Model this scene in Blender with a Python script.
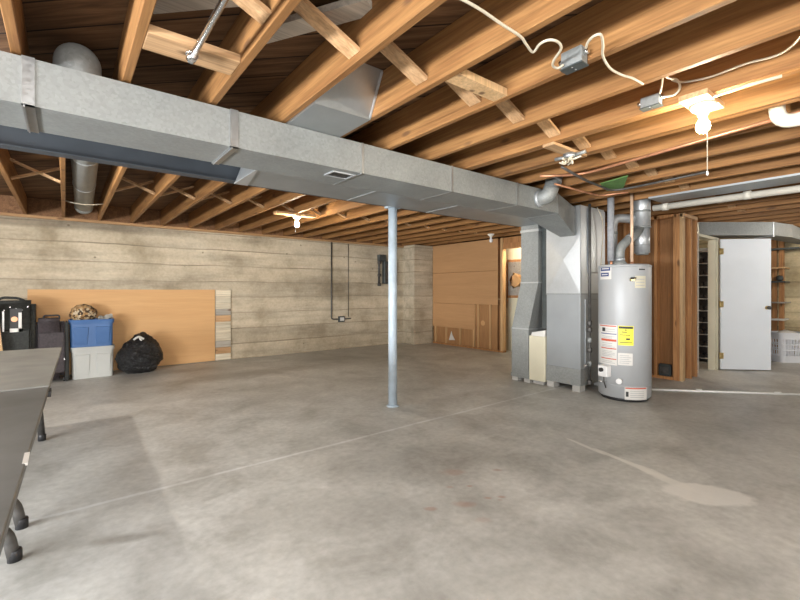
import bpy, bmesh, math, random
from mathutils import Vector, Matrix, noise
random.seed(7)
SC = bpy.context.scene
for o in list(bpy.data.objects): bpy.data.objects.remove(o)
COL = SC.collection
R = math.radians

# ------------------------------------------------------------------ camera
F, U0, V0, CH = 425.0, 400.0, 291.0, 1.2
YAW = math.atan(335/425.0)
SY, CY = math.sin(YAW), math.cos(YAW)
cd = bpy.data.cameras.new('camera'); cam = bpy.data.objects.new('camera', cd); COL.objects.link(cam)
cam.location = (0, 0, CH); cam.rotation_euler = (R(90), 0, -YAW)
cd.sensor_width = 36; cd.lens = F/800*36; cd.shift_y = -9/800.0; cd.clip_start = .02
SC.camera = cam
# ------------------------------------------------------------------ world, added daylight lamps, exposure
w = bpy.data.worlds.new('world'); SC.world = w; w.use_nodes = True
bg = w.node_tree.nodes['Background']; bg.inputs[0].default_value = (.8, .9, 1, 1); bg.inputs[1].default_value = 0.5
def area(name, loc, rot, sx, sy, power, col):
    l = bpy.data.lights.new(name, 'AREA'); l.shape = 'RECTANGLE'; l.size = sx; l.size_y = sy; l.energy = power; l.color = col
    o = bpy.data.objects.new(name, l); COL.objects.link(o); o.location = loc; o.rotation_euler = rot
    return o
area('added_window_light_near', (-.06, -3.41, 1.85), (R(90), 0, 0), 1.06, .48, 175, (1, .975, .93))  # added area lamp outside an unseen, made-up window behind the camera
area('added_window_light_left', (-3.71, 1.0, .985), (R(90), 0, R(-90)), 4.55, .5, 520, (.97, .985, 1))  # added area lamp outside a made-up left window, rakes the joist sides
SC.view_settings.view_transform = 'Standard'; SC.view_settings.look = 'None'
SC.view_settings.exposure = 0.62; SC.view_settings.gamma = 1; SC.view_settings.use_curve_mapping = False
BULB = 400.0
ADDED_BULB_NEAR = 300.0  # strength of an unseen bulb added behind the viewpoint
BULB_LEFT = 1500.0
ADDED_BULB_BACK = 850.0  # strength of the unseen bulbs added behind and right of the view

# ------------------------------------------------------------------ helpers
def ray(u, v):
    dx, dz = (u-U0)/F, (V0-v)/F
    return Vector((SY+CY*dx, CY-SY*dx, dz))
def ptz(u, v, z):
    r = ray(u, v); t = (z-CH)/r.z; return Vector((r.x*t, r.y*t, z))
def pty(u, v, y):
    r = ray(u, v); t = y/r.y; return Vector((r.x*t, y, CH+r.z*t))
def ptx(u, v, x):
    r = ray(u, v); t = x/r.x; return Vector((x, r.y*t, CH+r.z*t))

ORD = ['first','second','third','fourth','fifth','sixth','seventh','eighth','ninth','tenth','eleventh','twelfth','thirteenth','fourteenth','fifteenth','sixteenth','seventeenth','eighteenth','nineteenth','twentieth','twenty-first','twenty-second','twenty-third','twenty-fourth','twenty-fifth','twenty-sixth','twenty-seventh','twenty-eighth','twenty-ninth','thirtieth']

class MB:
    def __init__(s): s.bm = bmesh.new(); s.sm = []
    def box(s, a, b, rz=0, piv=None):
        x0,y0,z0 = [min(p,q) for p,q in zip(a,b)]; x1,y1,z1 = [max(p,q) for p,q in zip(a,b)]
        vs = [s.bm.verts.new(p) for p in ((x0,y0,z0),(x1,y0,z0),(x1,y1,z0),(x0,y1,z0),(x0,y0,z1),(x1,y0,z1),(x1,y1,z1),(x0,y1,z1))]
        for f in ((3,2,1,0),(4,5,6,7),(0,1,5,4),(1,2,6,5),(2,3,7,6),(3,0,4,7)): s.bm.faces.new([vs[i] for i in f])
        if rz:
            p = Vector(piv or ((x0+x1)/2,(y0+y1)/2,0)); bmesh.ops.rotate(s.bm, verts=vs, cent=p, matrix=Matrix.Rotation(rz,3,'Z'))
        return vs
    def hexa(s, p8):   # bottom 4 ccw from above, top 4
        vs = [s.bm.verts.new(p) for p in p8]
        for f in ((3,2,1,0),(4,5,6,7),(0,1,5,4),(1,2,6,5),(2,3,7,6),(3,0,4,7)): s.bm.faces.new([vs[i] for i in f])
        return vs
    def bar(s, a, b, w, h, up=(0,0,1)):
        a, b = Vector(a), Vector(b); d = (b-a).normalized(); up = Vector(up)
        if abs(d.dot(up)) > .98: up = Vector((0,1,0))
        r = d.cross(up).normalized(); u = r.cross(d).normalized()
        r *= w/2; u *= h/2
        vs = [s.bm.verts.new(p) for p in (a-r-u,a+r-u,a+r+u,a-r+u,b-r-u,b+r-u,b+r+u,b-r+u)]
        for f in ((0,1,2,3),(7,6,5,4),(1,0,4,5),(2,1,5,6),(3,2,6,7),(0,3,7,4)): s.bm.faces.new([vs[i] for i in f])
        return vs
    def tube(s, pts, r, seg=12, fillet=0, cap=True, radii=None):
        P = [Vector(p) for p in pts]
        if fillet:
            Q = [P[0]]
            for i in range(1, len(P)-1):
                a, b = (P[i-1]-P[i]), (P[i+1]-P[i]); f = min(fillet, a.length*.48, b.length*.48)
                A, B = P[i]+a.normalized()*f, P[i]+b.normalized()*f
                for k in range(7):
                    t = k/6; Q.append(A*(1-t)**2+P[i]*2*t*(1-t)+B*t*t)
            Q.append(P[-1]); P = Q
        rings = []; n = None
        for i, p in enumerate(P):
            d = (P[min(i+1,len(P)-1)]-P[max(i-1,0)])
            if d.length < 1e-9: d = Vector((0,0,1))
            d.normalize()
            if n is None:
                n = d.orthogonal().normalized()
            else:
                n = (n-d*n.dot(d))
                n = n.normalized() if n.length > 1e-6 else d.orthogonal().normalized()
            bn = d.cross(n); rr = radii[i] if radii else r
            rings.append([s.bm.verts.new(p+(n*math.cos(2*math.pi*k/seg)+bn*math.sin(2*math.pi*k/seg))*rr) for k in range(seg)])
        for a, b in zip(rings, rings[1:]):
            for k in range(seg):
                f = s.bm.faces.new((a[k],a[(k+1)%seg],b[(k+1)%seg],b[k])); f.smooth = True
        if cap:
            s.bm.faces.new(rings[0][::-1]); s.bm.faces.new(rings[-1])
        return s
    def lathe(s, prof, c=(0,0,0), seg=32, axis='Z', close=False):
        c = Vector(c); rings = []
        for r, z in prof:
            ring = []
            for k in range(seg):
                a = 2*math.pi*k/seg
                v = Vector((r*math.cos(a), r*math.sin(a), z))
                if axis == 'Y': v = Vector((v.x, v.z, -v.y))
                if axis == 'X': v = Vector((v.z, v.x, v.y))
                ring.append(s.bm.verts.new(c+v))
            rings.append(ring)
        for a, b in zip(rings, rings[1:]):
            for k in range(seg):
                f = s.bm.faces.new((a[k],a[(k+1)%seg],b[(k+1)%seg],b[k])); f.smooth = True
        s.bm.faces.new(rings[0][::-1]); s.bm.faces.new(rings[-1])
        return s
    def loft(s, rings, caps=True, smooth=False):
        L = [[s.bm.verts.new(p) for p in r] for r in rings]
        n = len(L[0])
        for a, b in zip(L, L[1:]):
            for k in range(n):
                f = s.bm.faces.new((a[k],a[(k+1)%n],b[(k+1)%n],b[k])); f.smooth = smooth
        if caps: s.bm.faces.new(L[0][::-1]); s.bm.faces.new(L[-1])
        return s
    def prism(s, poly, off):
        off = Vector(off); return s.loft([[Vector(p) for p in poly], [Vector(p)+off for p in poly]])
    def bevel(s, w=.004, seg=1, angle=35):
        s.bm.normal_update()
        ed = [e for e in s.bm.edges if len(e.link_faces)==2 and e.calc_face_angle(0) > R(angle)]
        if ed: bmesh.ops.bevel(s.bm, geom=ed, offset=w, segments=seg, affect='EDGES', clamp_overlap=True)
        return s
    def cylpatch(s, cx, cy, r, a0, a1, z0, z1, th=.0015, n=10):
        ro, ri = r+th, r-.004
        rings = []
        for i in range(n+1):
            a = a0+(a1-a0)*i/n; c, q = math.cos(a), math.sin(a)
            rings.append([(cx+ri*c,cy+ri*q,z0),(cx+ro*c,cy+ro*q,z0),(cx+ro*c,cy+ro*q,z1),(cx+ri*c,cy+ri*q,z1)])
        return s.loft(rings)
    def build(s, name, mat, parent=None, origin='base'):
        bm = s.bm; bmesh.ops.recalc_face_normals(bm, faces=bm.faces[:])
        if parent is not None:
            off = WL[parent.name]
        elif origin == 'world': off = Vector((0,0,0))
        else:
            xs=[v.co.x for v in bm.verts]; ys=[v.co.y for v in bm.verts]; zs=[v.co.z for v in bm.verts]
            off = Vector(((min(xs)+max(xs))/2,(min(ys)+max(ys))/2,min(zs)))
        bmesh.ops.translate(bm, verts=bm.verts[:], vec=-off)
        me = bpy.data.meshes.new(name); bm.to_mesh(me); bm.free()
        o = bpy.data.objects.new(name, me); COL.objects.link(o)
        if mat: me.materials.append(mat)
        if parent is not None: o.parent = parent
        else: o.location = off
        WL[o.name] = Vector(off)
        return o
WL = {}
def tag(o, label, cat, group=None, kind=None):
    if label: o['label'] = label
    if cat: o['category'] = cat
    if group: o['group'] = group
    if kind: o['kind'] = kind
    return o
def thing(name, loc, label, cat, group=None):
    o = bpy.data.objects.new(name, None); COL.objects.link(o); o.location = loc; o.empty_display_size = .05
    WL[o.name] = Vector(loc); return tag(o, label, cat, group)
def struct(o): o['kind'] = 'structure'; return o

# ------------------------------------------------------------------ materials
def mat(name):
    m = bpy.data.materials.new(name); m.use_nodes = True; nt = m.node_tree
    return m, nt, nt.nodes['Principled BSDF']
def N(nt, t, **k):
    n = nt.nodes.new(t)
    for a, b in k.items():
        if a.startswith('i_'): n.inputs[a[2:].replace('_',' ')].default_value = b
        elif a[0]=='n' and a[1:].isdigit(): n.inputs[int(a[1:])].default_value = b
        else: setattr(n, a, b)
    return n
def ramp(nt, pts):
    n = nt.nodes.new('ShaderNodeValToRGB'); e = n.color_ramp.elements
    while len(e) < len(pts): e.new(.5)
    for q, (p, c) in zip(e, pts): q.position = p; q.color = c if len(c)==4 else (*c,1)
    return n
def mth(nt, op, a, b=None, c=None, clamp=False):
    n = nt.nodes.new('ShaderNodeMath'); n.operation = op; n.use_clamp = clamp
    for i, v in enumerate((a,b,c)):
        if v is None: continue
        if isinstance(v, (int,float)): n.inputs[i].default_value = v
        else: nt.links.new(v, n.inputs[i])
    return n.outputs[0]
def mix(nt, fac, a, b, mode='MIX'):
    n = nt.nodes.new('ShaderNodeMix'); n.data_type = 'RGBA'; n.blend_type = mode
    for i, v in ((0,fac),(6,a),(7,b)):
        if isinstance(v, (int,float)): n.inputs[i].default_value = v
        elif isinstance(v, tuple): n.inputs[i].default_value = (*v,1) if len(v)==3 else v
        else: nt.links.new(v, n.inputs[i])
    return n.outputs[2]
def simple(name, col, rough=.5, metal=0, var=.08, scale=8, bump=0, spec=None):
    m, nt, b = mat(name)
    tc = N(nt,'ShaderNodeTexCoord'); no = N(nt,'ShaderNodeTexNoise', i_Scale=scale, i_Detail=4)
    nt.links.new(tc.outputs['Object'], no.inputs['Vector'])
    lo = tuple(max(0,c*(1-var)) for c in col); hi = tuple(min(1,c*(1+var)) for c in col)
    r = ramp(nt, [(.3,lo),(.7,hi)]); nt.links.new(no.outputs[0], r.inputs[0]); nt.links.new(r.outputs[0], b.inputs['Base Color'])
    b.inputs['Roughness'].default_value = rough; b.inputs['Metallic'].default_value = metal
    if spec is not None: b.inputs['Specular IOR Level'].default_value = spec
    if bump:
        bp = N(nt,'ShaderNodeBump', i_Strength=bump, i_Distance=.01); nt.links.new(no.outputs[0], bp.inputs['Height']); nt.links.new(bp.outputs[0], b.inputs['Normal'])
    return m
def wood(name, lo, hi, knot=(.12,.06,.03), axis=1, rough=.6, vary=.3, knots=True, grain=1.0, fine=1.0):
    m, nt, b = mat(name); L = nt.links.new
    tc = N(nt,'ShaderNodeTexCoord'); oi = N(nt,'ShaderNodeObjectInfo')
    off = N(nt,'ShaderNodeVectorMath', operation='SCALE'); off.inputs[0].default_value = (37,53,71); L(oi.outputs['Random'], off.inputs['Scale'])
    add = N(nt,'ShaderNodeVectorMath', operation='ADD'); L(tc.outputs['Object'], add.inputs[0]); L(off.outputs[0], add.inputs[1])
    mp = N(nt,'ShaderNodeMapping'); s = [14.0,14.0,14.0]; s[axis] = .9; mp.inputs['Scale'].default_value = s; L(add.outputs[0], mp.inputs['Vector'])
    n1 = N(nt,'ShaderNodeTexNoise', i_Scale=1.6*grain, i_Detail=6, i_Roughness=.62, i_Distortion=.8); L(mp.outputs[0], n1.inputs['Vector'])
    r = ramp(nt, [(.28,lo),(.68,hi)]); L(n1.outputs[0], r.inputs[0])
    mp3 = N(nt,'ShaderNodeMapping'); s3 = [90.0,90.0,90.0]; s3[axis] = 3; mp3.inputs['Scale'].default_value = s3; L(add.outputs[0], mp3.inputs['Vector'])
    n3 = N(nt,'ShaderNodeTexNoise', i_Scale=1, i_Detail=2); L(mp3.outputs[0], n3.inputs['Vector'])
    r3 = ramp(nt, [(.3,(1-.22*fine,)*3),(.65,(1+.08*fine,)*3)]); L(n3.outputs[0], r3.inputs[0])
    c = mix(nt, 1.0, r.outputs[0], r3.outputs[0], 'MULTIPLY')
    v = mth(nt,'MULTIPLY_ADD', oi.outputs['Random'], vary, 1-vary*.6)
    hs = N(nt,'ShaderNodeHueSaturation'); L(v, hs.inputs['Value']); L(c, hs.inputs['Color']); c = hs.outputs[0]
    if knots:
        mp2 = N(nt,'ShaderNodeMapping'); s2 = [7.0,7.0,7.0]; s2[axis] = 2.6; mp2.inputs['Scale'].default_value = s2; L(add.outputs[0], mp2.inputs['Vector'])
        vo = N(nt,'ShaderNodeTexVoronoi', i_Scale=1.0, i_Randomness=1.0); L(mp2.outputs[0], vo.inputs['Vector'])
        k = ramp(nt, [(.07,(1,1,1)),(.16,(0,0,0))]); L(vo.outputs['Distance'], k.inputs[0])
        c = mix(nt, mth(nt,'MULTIPLY',k.outputs[0],.8), c, knot)
    L(c, b.inputs['Base Color']); b.inputs['Roughness'].default_value = rough; b.inputs['Specular IOR Level'].default_value = .25
    bp = N(nt,'ShaderNodeBump', i_Strength=.15, i_Distance=.004); L(n3.outputs[0], bp.inputs['Height']); L(bp.outputs[0], b.inputs['Normal'])
    return m
def galv(name, base=(.62,.66,.68), rough=.42, spangle=.16, metal=.85):
    m, nt, b = mat(name); L = nt.links.new
    tc = N(nt,'ShaderNodeTexCoord')
    vo = N(nt,'ShaderNodeTexVoronoi', i_Scale=70.0); L(tc.outputs['Object'], vo.inputs['Vector'])
    bw = N(nt,'ShaderNodeRGBToBW'); L(vo.outputs['Color'], bw.inputs[0])
    no = N(nt,'ShaderNodeTexNoise', i_Scale=3.0, i_Detail=5); L(tc.outputs['Object'], no.inputs['Vector'])
    f = mth(nt,'ADD', mth(nt,'MULTIPLY',bw.outputs[0],spangle), mth(nt,'MULTIPLY_ADD',no.outputs[0],.45,.72-spangle/2))
    c = mix(nt, 1.0, base, f, 'MULTIPLY'); L(c, b.inputs['Base Color'])
    b.inputs['Metallic'].default_value = metal
    L(mth(nt,'MULTIPLY_ADD', bw.outputs[0], .14, rough-.07), b.inputs['Roughness'])
    bp = N(nt,'ShaderNodeBump', i_Strength=.12, i_Distance=.02); L(no.outputs[0], bp.inputs['Height']); L(bp.outputs[0], b.inputs['Normal'])
    return m

M = {}
M['joist'] = wood('joist_pine', (.215,.097,.034), (.36,.185,.068), axis=1)
M['joist_dark'] = wood('dark_joist_pine', (.17,.085,.04), (.33,.17,.08), axis=1)
M['brace'] = wood('brace_pine_x', (.40,.23,.11), (.62,.40,.22), axis=0)
M['stud'] = wood('stud_pine', (.36,.165,.065), (.56,.29,.12), axis=2)
M['plank_z'] = wood('plank_pale', (.5,.31,.15), (.68,.46,.25), axis=2)
M['sill'] = wood('sill_wood', (.30,.17,.08), (.46,.28,.14), axis=0)
M['panel'] = wood('plywood_orange', (.58,.335,.15), (.66,.40,.19), axis=0, knots=False, grain=.25, fine=.2, vary=.05)
M['partition'] = wood('hardboard_brown', (.47,.265,.125), (.54,.31,.15), axis=1, knots=False, grain=.25, fine=.25, vary=.05, rough=.5)
M['partition2'] = wood('inner_hardboard', (.36,.185,.08), (.43,.23,.10), axis=2, knots=False, grain=.25, vary=.05)
M['furring'] = wood('furring_pine', (.50,.30,.14), (.62,.40,.2), axis=2, knots=False)
M['backpanel'] = wood('inner_panel_brown', (.26,.125,.05), (.36,.18,.075), axis=2, knots=False, grain=.4, vary=.05)
M['pale_board'] = wood('weathered_board', (.36,.33,.28), (.52,.48,.42), axis=0)
M['pale_block'] = wood('pale_cut_board', (.55,.46,.33), (.74,.68,.54), axis=0, knots=False)
M['galv'] = galv('galvanised_duct', base=(.29,.305,.30), spangle=.26, rough=.58, metal=.35)
M['galv_dull'] = galv('galvanised_dull', base=(.42,.45,.47), spangle=.08, rough=.5)
M['galv_mid'] = galv('galvanised_smooth', base=(.42,.44,.45), rough=.34, spangle=.05, metal=.8)
M['galv_bright'] = galv('galvanised_bright', base=(.52,.545,.565), metal=.6, rough=.42, spangle=.08)
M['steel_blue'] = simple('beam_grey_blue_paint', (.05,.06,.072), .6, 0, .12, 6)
M['post'] = simple('post_grey_blue_paint', (.40,.47,.53), .42, 0, .12, 10)
M['furnace'] = simple('furnace_grey_enamel', (.30,.32,.335), .38, .25, .06, 3)
M['cream'] = simple('cream_enamel', (.62,.585,.45), .5, 0, .04, 4)
M['cream_wall'] = simple('cream_wall_paint', (.78,.72,.52), .7, 0, .05, 3)
M['heater'] = simple('heater_grey_enamel', (.39,.405,.42), .42, .05, .03, 3)
M['white'] = simple('white_paint', (.80,.80,.80), .4, 0, .03, 3)
M['door'] = simple('door_white_paint', (.77,.815,.86), .45, 0, .03, 2)
M['pvc'] = simple('white_pvc', (.60,.57,.50), .4, 0, .06, 6)
M['black'] = simple('black_plastic', (.02,.02,.022), .45, 0, .3, 20)
M['iron'] = simple('black_iron_pipe', (.10,.095,.09), .5, .5, .3, 20)
M['copper'] = simple('copper_pipe', (.62,.30,.17), .4, .7, .2, 12)
M['pex'] = simple('tan_pipe', (.74,.52,.36), .45, .1, .1, 10)
M['foam'] = simple('grey_foam_insulation', (.30,.31,.33), .85, 0, .15, 20)
M['cable'] = simple('white_cable', (.58,.52,.40), .5, 0, .08, 20)
M['chrome'] = simple('chrome_rod', (.78,.78,.78), .18, 1, .05, 8)
M['porcelain'] = simple('white_porcelain', (.82,.80,.75), .3, 0, .03, 8)
M['brass'] = simple('brass', (.72,.55,.25), .3, .9, .1, 14)
M['blue_lbl'] = simple('dark_blue_print', (.02,.045,.18), .5, 0, .05, 5)
M['red_lbl'] = simple('red_print', (.55,.10,.05), .5, 0, .05, 5)
M['grey_lbl'] = simple('grey_print', (.45,.45,.45), .5, 0, .1, 60)
M['yellow'] = simple('yellow_label', (.86,.80,.06), .5, 0, .03, 5)
M['paper'] = simple('paper_white', (.66,.65,.62), .6, 0, .03, 5)
M['ink'] = simple('black_ink', (.03,.03,.03), .6, 0, .05, 5)
M['blue_bin'] = simple('blue_plastic', (.05,.125,.30), .35, 0, .06, 4)
M['grey_bin'] = simple('pale_grey_plastic', (.46,.47,.45), .4, 0, .05, 4)
M['table'] = simple('dark_grey_tabletop', (.10,.107,.107), .42, 0, .3, 5)
M['table2'] = simple('worn_grey_tabletop', (.20,.205,.195), .45, 0, .22, 5)
M['fabric_black'] = simple('black_nylon', (.022,.024,.022), .75, 0, .4, 40, .3)
M['fabric_plum'] = simple('dark_plum_nylon', (.045,.036,.04), .7, 0, .3, 40, .3)
M['green'] = simple('green_cloth', (.12,.26,.07), .8, 0, .2, 10)
M['dark_box'] = simple('dark_grey_box', (.06,.07,.07), .5, .2, .2, 10)
M['basket'] = simple('white_basket_plastic', (.74,.76,.80), .4, 0, .03, 5)
M['efflor'] = simple('white_floor_strip', (.78,.78,.75), .5, 0, .05, 9)

# garbage-bag plastic
m, nt, b = mat('black_bag_plastic'); b.inputs['Base Color'].default_value = (.012,.012,.013,1); b.inputs['Roughness'].default_value = .16
tc = N(nt,'ShaderNodeTexCoord'); no = N(nt,'ShaderNodeTexNoise', i_Scale=14.0, i_Detail=5, i_Distortion=1.5); nt.links.new(tc.outputs['Object'], no.inputs['Vector'])
bp = N(nt,'ShaderNodeBump', i_Strength=1.0, i_Distance=.06); nt.links.new(no.outputs[0], bp.inputs['Height']); nt.links.new(bp.outputs[0], b.inputs['Normal']); M['bag'] = m
# patterned bundle
m, nt, b = mat('brown_patterned_cloth'); tc = N(nt,'ShaderNodeTexCoord'); vo = N(nt,'ShaderNodeTexVoronoi', i_Scale=38.0); nt.links.new(tc.outputs['Object'], vo.inputs['Vector'])
bw = N(nt,'ShaderNodeRGBToBW'); nt.links.new(vo.outputs['Color'], bw.inputs[0])
r = ramp(nt, [(.25,(.04,.02,.01)),(.45,(.30,.16,.06)),(.6,(.42,.28,.13)),(.8,(.5,.42,.3))]); nt.links.new(bw.outputs[0], r.inputs[0]); nt.links.new(r.outputs[0], b.inputs['Base Color']); b.inputs['Roughness'].default_value = .85; M['pattern'] = m
# bulb
m, nt, b = mat('lit_bulb_glass'); b.inputs['Emission Color'].default_value = (1,.86,.64,1); b.inputs['Emission Strength'].default_value = BULB; b.inputs['Base Color'].default_value = (1,1,1,1); M['bulb'] = m
for nm, st in (('near', ADDED_BULB_NEAR), ('back', ADDED_BULB_BACK), ('left', BULB_LEFT)):  # near and back serve unseen bulbs added to brighten the room
    m, nt, b = mat('lit_bulb_glass_'+nm); b.inputs['Emission Color'].default_value = (1,.94,.85,1); b.inputs['Emission Strength'].default_value = st; b.inputs['Base Color'].default_value = (1,1,1,1); M['bulb_'+nm] = m
M['bulb_off'] = simple('unlit_bulb_glass', (.82,.82,.82), .15, 0, .02, 5)

# concrete floor
def floor_mat():
    m, nt, b = mat('concrete_floor'); L = nt.links.new
    tc = N(nt,'ShaderNodeTexCoord'); P = tc.outputs['Object']
    def noise_(sc, det=5, rough=.55, dist=0.0):
        n = N(nt,'ShaderNodeTexNoise', i_Scale=sc, i_Detail=det, i_Roughness=rough, i_Distortion=dist); L(P, n.inputs['Vector']); return n.outputs[0]
    big, med, fin, vf = noise_(.55,4,.6,.6), noise_(2.2,6,.62,.5), noise_(22,4), noise_(140,2)
    r1 = ramp(nt, [(.28,(.36,.353,.33)),(.5,(.48,.474,.45)),(.72,(.575,.57,.55))]); L(big, r1.inputs[0])
    r2 = ramp(nt, [(.3,(.70,.69,.67)),(.5,(.97,.97,.97)),(.72,(1.18,1.18,1.17))]); L(med, r2.inputs[0])
    c = mix(nt, 1, r1.outputs[0], r2.outputs[0], 'MULTIPLY')
    r3 = ramp(nt, [(.3,(.88,.88,.87)),(.7,(1.09,1.09,1.09))]); L(fin, r3.inputs[0]); c = mix(nt, 1, c, r3.outputs[0], 'MULTIPLY')
    sp = ramp(nt, [(.22,(.72,.71,.69)),(.34,(1,1,1))]); L(vf, sp.inputs[0]); c = mix(nt, .6, c, sp.outputs[0], 'MULTIPLY')
    sx = N(nt,'ShaderNodeSeparateXYZ'); L(P, sx.inputs[0])
    dn = noise_(7,4,.6); dn2 = noise_(3,4,.6)
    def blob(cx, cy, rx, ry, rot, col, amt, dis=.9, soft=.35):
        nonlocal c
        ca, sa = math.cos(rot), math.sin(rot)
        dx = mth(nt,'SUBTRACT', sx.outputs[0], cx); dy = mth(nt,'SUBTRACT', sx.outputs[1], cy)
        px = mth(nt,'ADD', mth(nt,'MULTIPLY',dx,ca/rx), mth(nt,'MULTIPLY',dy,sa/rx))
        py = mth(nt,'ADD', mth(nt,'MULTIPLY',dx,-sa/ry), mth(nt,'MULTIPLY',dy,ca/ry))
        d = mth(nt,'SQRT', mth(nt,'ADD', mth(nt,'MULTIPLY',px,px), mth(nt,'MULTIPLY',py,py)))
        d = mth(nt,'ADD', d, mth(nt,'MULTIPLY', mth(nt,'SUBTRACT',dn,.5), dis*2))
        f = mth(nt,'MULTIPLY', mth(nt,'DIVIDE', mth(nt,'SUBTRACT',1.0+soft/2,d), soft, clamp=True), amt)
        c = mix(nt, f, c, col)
    # pale spill with its tail
    q = ptz(706,494,0); blob(q.x, q.y, .225, .135, -YAW-.15, (.72,.70,.66), .75, .35, .2)
    for (u,v,rx,ry) in ((668,480,.16,.045),(652,472,.15,.04),(634,465,.15,.03),(612,456,.17,.022),(585,446,.2,.018)):
        q = ptz(u,v,0); blob(q.x,q.y,rx,ry,1.29,(.70,.68,.63),.6,.5,.4)
    for (u,v,rx,a) in ((455,472,.10,.5),(497,470,.035,.6),(470,486,.025,.8),(450,487,.03,.5),(488,498,.03,.7),(502,497,.03,.7),(462,504,.07,.55),(430,509,.04,.6),(500,500,.02,.6),(482,520,.06,.35),(745,395,.02,.4)):
        q = ptz(u,v,0); blob(q.x,q.y,rx*.75,rx*.45,-YAW,(.36,.20,.14),a*.8,1.1,.8)
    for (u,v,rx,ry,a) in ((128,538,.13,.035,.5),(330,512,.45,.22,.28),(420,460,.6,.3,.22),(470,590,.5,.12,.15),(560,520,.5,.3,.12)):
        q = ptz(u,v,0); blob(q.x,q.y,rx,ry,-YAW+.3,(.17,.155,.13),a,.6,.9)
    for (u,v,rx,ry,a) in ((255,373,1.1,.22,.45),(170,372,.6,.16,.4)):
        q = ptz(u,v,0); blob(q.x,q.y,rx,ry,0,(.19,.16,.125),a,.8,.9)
    # saw-cut joint with pale residue
    yy = mth(nt,'ADD', sx.outputs[1], mth(nt,'MULTIPLY', mth(nt,'SUBTRACT',dn2,.5), .04))
    g = mth(nt,'DIVIDE', mth(nt,'SUBTRACT', .022, mth(nt,'ABSOLUTE', mth(nt,'SUBTRACT',yy,2.93))), .014, clamp=True)
    rg = ramp(nt, [(.35,(0,0,0)),(.6,(1,1,1))]); L(med, rg.inputs[0])
    c = mix(nt, mth(nt,'MULTIPLY', g, mth(nt,'MULTIPLY_ADD', rg.outputs[0], .45, .25)), c, (.70,.71,.71))
    L(c, b.inputs['Base Color'])
    L(mth(nt,'MULTIPLY_ADD', med, .35, .30), b.inputs['Roughness']); b.inputs['Specular IOR Level'].default_value = .4
    bp = N(nt,'ShaderNodeBump', i_Strength=.12, i_Distance=.006); L(fin, bp.inputs['Height']); L(bp.outputs[0], b.inputs['Normal'])
    return m
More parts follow.
